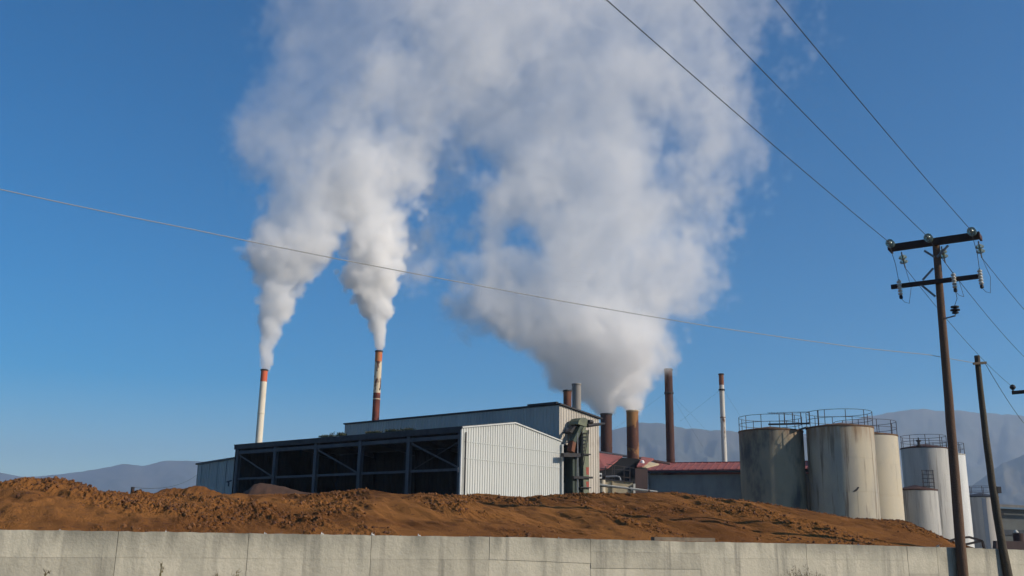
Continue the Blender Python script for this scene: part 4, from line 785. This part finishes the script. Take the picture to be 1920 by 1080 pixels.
def steam_plume(name, rows, holes, depth, voxel, mat, seed, label, thickcap=9.0, widen=1.12, breakup=1.0, fill=0.10, billow=0.75):
    """rows: (py, x_left, x_right, extinction per metre) in photo pixels, turned into metres on the plane y = depth"""
    P = [r[0] for r in rows]
    ys = np.arange(min(P), max(P) + 1, 8.0)
    L = np.interp(ys, P[::1] if P[0] < P[-1] else P[::-1], [r[1] for r in (rows if P[0] < P[-1] else rows[::-1])])
    S = rows if P[0] < P[-1] else rows[::-1]; Pp = [r[0] for r in S]
    L = np.interp(ys, Pp, [r[1] for r in S]); Rr = np.interp(ys, Pp, [r[2] for r in S]); Dn = np.exp(np.interp(ys, Pp, np.log([r[3] for r in S])))
    us = np.linspace(-2.2, 2.2, 45)
    V = []; A = []; H = []; HWZ = []
    for i, py in enumerate(ys):
        c, h = (L[i] + Rr[i]) / 2, (Rr[i] - L[i]) / 2
        h *= widen; hwm = (at(c + h, py, depth) - at(c - h, py, depth)).length / 2
        fade = 1.0
        for u in us:
            px = c + u * h; p = at(px, py, depth); V.append((p.x, 0.0, p.z)); A.append((u, hwm, Dn[i])); HWZ.append((p.z, hwm))
            hs = 0.0
            for (hx, hy, rx, ry, st) in holes:
                hs += st * math.exp(-((px - hx) / rx) ** 2 - ((py - hy) / ry) ** 2)
            H.append(hs)
    nu = len(us); F = [(i * nu + j, i * nu + j + 1, (i + 1) * nu + j + 1, (i + 1) * nu + j) for i in range(len(ys) - 1) for j in range(nu - 1)]
    me = bpy.data.meshes.new(name); me.from_pydata(V, [], F)
    a = me.attributes.new('plume', 'FLOAT_COLOR', 'POINT'); a.data.foreach_set('color', np.column_stack([A, H]).astype(np.float32).ravel())
    ob = bpy.data.objects.new(name, me); col.objects.link(ob); me.materials.append(mat)
    ob['label'] = label; ob['category'] = 'steam'; ob['kind'] = 'stuff'
    t = bpy.data.node_groups.new(name + '_shape', 'GeometryNodeTree')
    t.interface.new_socket('Geometry', in_out='INPUT', socket_type='NodeSocketGeometry'); t.interface.new_socket('Geometry', in_out='OUTPUT', socket_type='NodeSocketGeometry')
    g = G(t); gi = t.nodes.new('NodeGroupInput'); go = t.nodes.new('NodeGroupOutput')
    pos = t.nodes.new('GeometryNodeInputPosition').outputs[0]
    off = g.vm('ADD', pos, (seed * 13.1, seed * 7.7, seed * 3.3))
    # turbulence stretched a little along the drift
    w1 = g.vm('SUBTRACT', g.noise(off, 0.13, 2.0, 0.5, True), (0.5, 0.5, 0.5))
    w2 = g.vm('SUBTRACT', g.noise(off, 0.75, 2.0, 0.5, True), (0.5, 0.5, 0.5))
    def samp(p, dtype, nm):
        na = t.nodes.new('GeometryNodeInputNamedAttribute'); na.data_type = dtype; na.inputs[0].default_value = nm
        k = t.nodes.new('GeometryNodeSampleNearestSurface'); k.data_type = dtype
        g.l.new(gi.outputs[0], k.inputs['Mesh']); g.l.new(next(o for o in na.outputs if o.enabled), k.inputs['Value'])
        g.l.new(p, k.inputs['Sample Position']); return next(o for o in k.outputs if o.enabled)
    fc = t.nodes.new('ShaderNodeFloatCurve'); hz_ = np.array(sorted(HWZ)); hmx = hz_[:, 1].max(); z0_, z1_ = hz_[0, 0], hz_[-1, 0]
    g.put(fc.inputs['Value'], g.m('DIVIDE', g.m('SUBTRACT', g.sep(pos)[2], z0_), z1_ - z0_, clamp=True)); cv = fc.mapping.curves[0]
    for q in range(8):
        x_ = q / 7; y_ = float(np.interp(z0_ + x_ * (z1_ - z0_), hz_[:, 0], hz_[:, 1])) / hmx
        if q in (0, 7): cv.points[0 if q == 0 else len(cv.points) - 1].location = (x_, y_)
        else: cv.points.new(x_, y_)
    fc.mapping.update(); hw0 = g.m('MULTIPLY', fc.outputs[0], hmx)
    big = g.m('MULTIPLY', g.m('MINIMUM', hw0, 9.0), 0.55)
    sml = g.m('MINIMUM', g.m('MULTIPLY', hw0, 0.35), 0.9)
    wp = g.vm('ADD', pos, g.vm('ADD', g.vm('SCALE', w1, scale=big), g.vm('SCALE', w2, scale=sml)))
    pw = g.vm('MULTIPLY', wp, (1, 0, 1))
    sc_ = t.nodes.new('FunctionNodeSeparateColor'); g.l.new(samp(pw, 'FLOAT_COLOR', 'plume'), sc_.inputs[0]); a = sc_.outputs; hole = a[3]
    yy = g.m('SUBTRACT', g.sep(wp)[1], depth)
    th = g.m('MINIMUM', g.m('MULTIPLY', a[1], 0.95), thickcap)
    ry = g.m('DIVIDE', yy, th)
    r = g.m('SQRT', g.m('ADD', g.m('MULTIPLY', a[0], a[0]), g.m('MULTIPLY', ry, ry)))
    f1 = g.noise(g.vm('MULTIPLY', off, (1, 1, 0.8)), 0.16, 7.0, 0.64)
    f2 = g.noise(off, 0.62, 4.0, 0.62)
    wide = g.sstep(hw0, 1.0, 7.0)
    v = g.m('SUBTRACT', g.m('SUBTRACT', g.m('ADD', 1.0, g.m('MULTIPLY', wide, fill)), r), hole)
    v = g.m('ADD', v, g.m('MULTIPLY', g.m('SUBTRACT', f1, 0.5), g.m('ADD', 0.6, g.m('MULTIPLY', wide, 1.7 * breakup))))
    v = g.m('ADD', v, g.m('MULTIPLY', g.m('SUBTRACT', f2, 0.5), g.m('SUBTRACT', 1.25, g.m('MULTIPLY', wide, 0.55))))
    vo = t.nodes.new('ShaderNodeTexVoronoi'); vo.feature = 'F1'; vo.inputs['Scale'].default_value = 0.62
    g.put(vo.inputs['Vector'], g.vm('ADD', off, g.vm('SCALE', w2, scale=0.9)))
    v = g.m('ADD', v, g.m('MULTIPLY', g.m('SUBTRACT', 0.45, vo.outputs['Distance']), g.m('SUBTRACT', billow, g.m('MULTIPLY', wide, billow * 0.55))))
    edge = g.m('ADD', 0.06, g.m('MULTIPLY', wide, 0.34))
    d = g.m('MULTIPLY', g.sstep(v, 0.0, edge), a[2])
    d = g.m('MULTIPLY', d, g.m('ADD', 0.35, g.m('MULTIPLY', f1, 1.3)))
    # keep the sheet's ends and the domain's sides clear
    zmax = max(q[2] for q in V); zmin = min(q[2] for q in V)
    pz = g.sep(pos)[2]
    d = g.m('MULTIPLY', d, g.sstep(pz, zmin - 0.05, zmin + 0.05))
    d = g.m('MULTIPLY', d, g.m('SUBTRACT', 1.0, g.sstep(pz, zmax - 6, zmax - 0.5)))
    d = g.m('MULTIPLY', d, g.m('GREATER_THAN', d, 0.002))
    xs = [q[0] for q, aa in zip(V, A) if abs(aa[0]) <= 1.45]; T = thickcap * 1.35
    mn = (min(xs), depth - T, zmin - 0.3); mx = (max(xs), depth + T, zmax)
    vc = t.nodes.new('GeometryNodeVolumeCube'); g.put(vc.inputs['Density'], d)
    vc.inputs['Min'].default_value = mn; vc.inputs['Max'].default_value = mx
    res = [max(8, int((mx[i] - mn[i]) / voxel)) for i in range(3)]
    for i, nm in enumerate('XYZ'): vc.inputs['Resolution ' + nm].default_value = res[i]
    sm = t.nodes.new('GeometryNodeSetMaterial'); sm.inputs['Material'].default_value = mat
    g.l.new(vc.outputs[0], sm.inputs[0]); g.l.new(sm.outputs[0], go.inputs[0])
    md = ob.modifiers.new('steam', 'NODES'); md.node_group = t
    print('plume', name, mn, mx, res, np.prod(res) / 1e6)
    return ob

STEAM = steam_material('steam', (0.995, 0.995, 0.995), 0.1)
rowsA = [(696, 490, 502, 2.431), (660, 486, 512, 1.870), (620, 488, 522, 1.402), (590, 481, 542, 1.122), (560, 482, 558, 0.887), (520, 488, 574, 0.654), (490, 464, 594, 0.515), (450, 478, 625, 0.476),
         (400, 500, 650, 0.300), (350, 500, 670, 0.198), (300, 452, 680, 0.132), (250, 448, 700, 0.088), (200, 475, 720, 0.070), (150, 515, 740, 0.061), (100, 515, 780, 0.058), (50, 520, 820, 0.058), (0, 518, 860, 0.054), (-120, 520, 900, 0.054)]
rowsB = [(661, 704, 717, 3.713), (630, 703, 723, 2.917), (600, 690, 730, 2.122), (580, 678, 730, 1.856), (550, 661, 734, 1.591), (520, 651, 740, 1.326), (490, 646, 746, 1.127), (460, 638, 756, 0.927), (430, 630, 765, 0.775),
         (400, 622, 772, 0.576), (350, 605, 775, 0.354), (300, 600, 785, 0.221), (260, 610, 800, 0.155), (220, 640, 840, 0.111), (150, 690, 930, 0.100), (80, 740, 1000, 0.100), (0, 780, 1080, 0.090), (-120, 800, 1120, 0.090)]
rowsC = [(778, 1119, 1197, 0.979), (760, 1111, 1203, 0.816), (740, 1080, 1199, 0.653), (720, 1046, 1212, 0.545), (700, 1032, 1232, 0.490), (680, 1021, 1244, 0.436), (660, 998, 1254, 0.391), (640, 971, 1260, 0.360), (620, 941, 1264, 0.326),
         (600, 889, 1281, 0.239), (580, 842, 1286, 0.218), (560, 812, 1291, 0.198), (530, 800, 1300, 0.176), (470, 802, 1302, 0.183), (440, 800, 1312, 0.165), (400, 796, 1332, 0.155), (350, 804, 1352, 0.131), (300, 798, 1360, 0.117),
         (250, 792, 1366, 0.104), (200, 792, 1382, 0.098), (150, 792, 1392, 0.094), (100, 782, 1392, 0.087), (50, 782, 1405, 0.075), (0, 782, 1420, 0.070), (-120, 782, 1450, 0.070)]
holesC = [(990, 460, 48, 42, .75), (865, 475, 45, 30, .6), (925, 320, 40, 35, .6), (850, 400, 60, 40, .7), (1128, 628, 10, 14, .6), (1215, 220, 40, 35, .55), (1262, 300, 45, 30, .45), (1085, 375, 40, 25, .35), (1240, 440, 22, 30, .35),
          (1160, 778, 13, 22, 1.3), (1090, 150, 30, 60, .25), (900, 540, 60, 20, .2)]
steam_plume('steam_plume', rowsA, [], 99.0, 0.21, STEAM, 1, 'grey steam plume rising from the leftmost red and white chimney', 5.5)
steam_plume('steam_plume', rowsB, [], 102.0, 0.21, STEAM, 2, 'white steam plume rising from the rust stained red and white chimney', 5.5)
steam_plume('steam_plume', rowsC, holesC, 113.0, 0.27, STEAM, 3, 'broad ragged steam plume rising from the two rusty stacks', 8.0, widen=1.06, breakup=1.05, fill=0.12, billow=0.75)
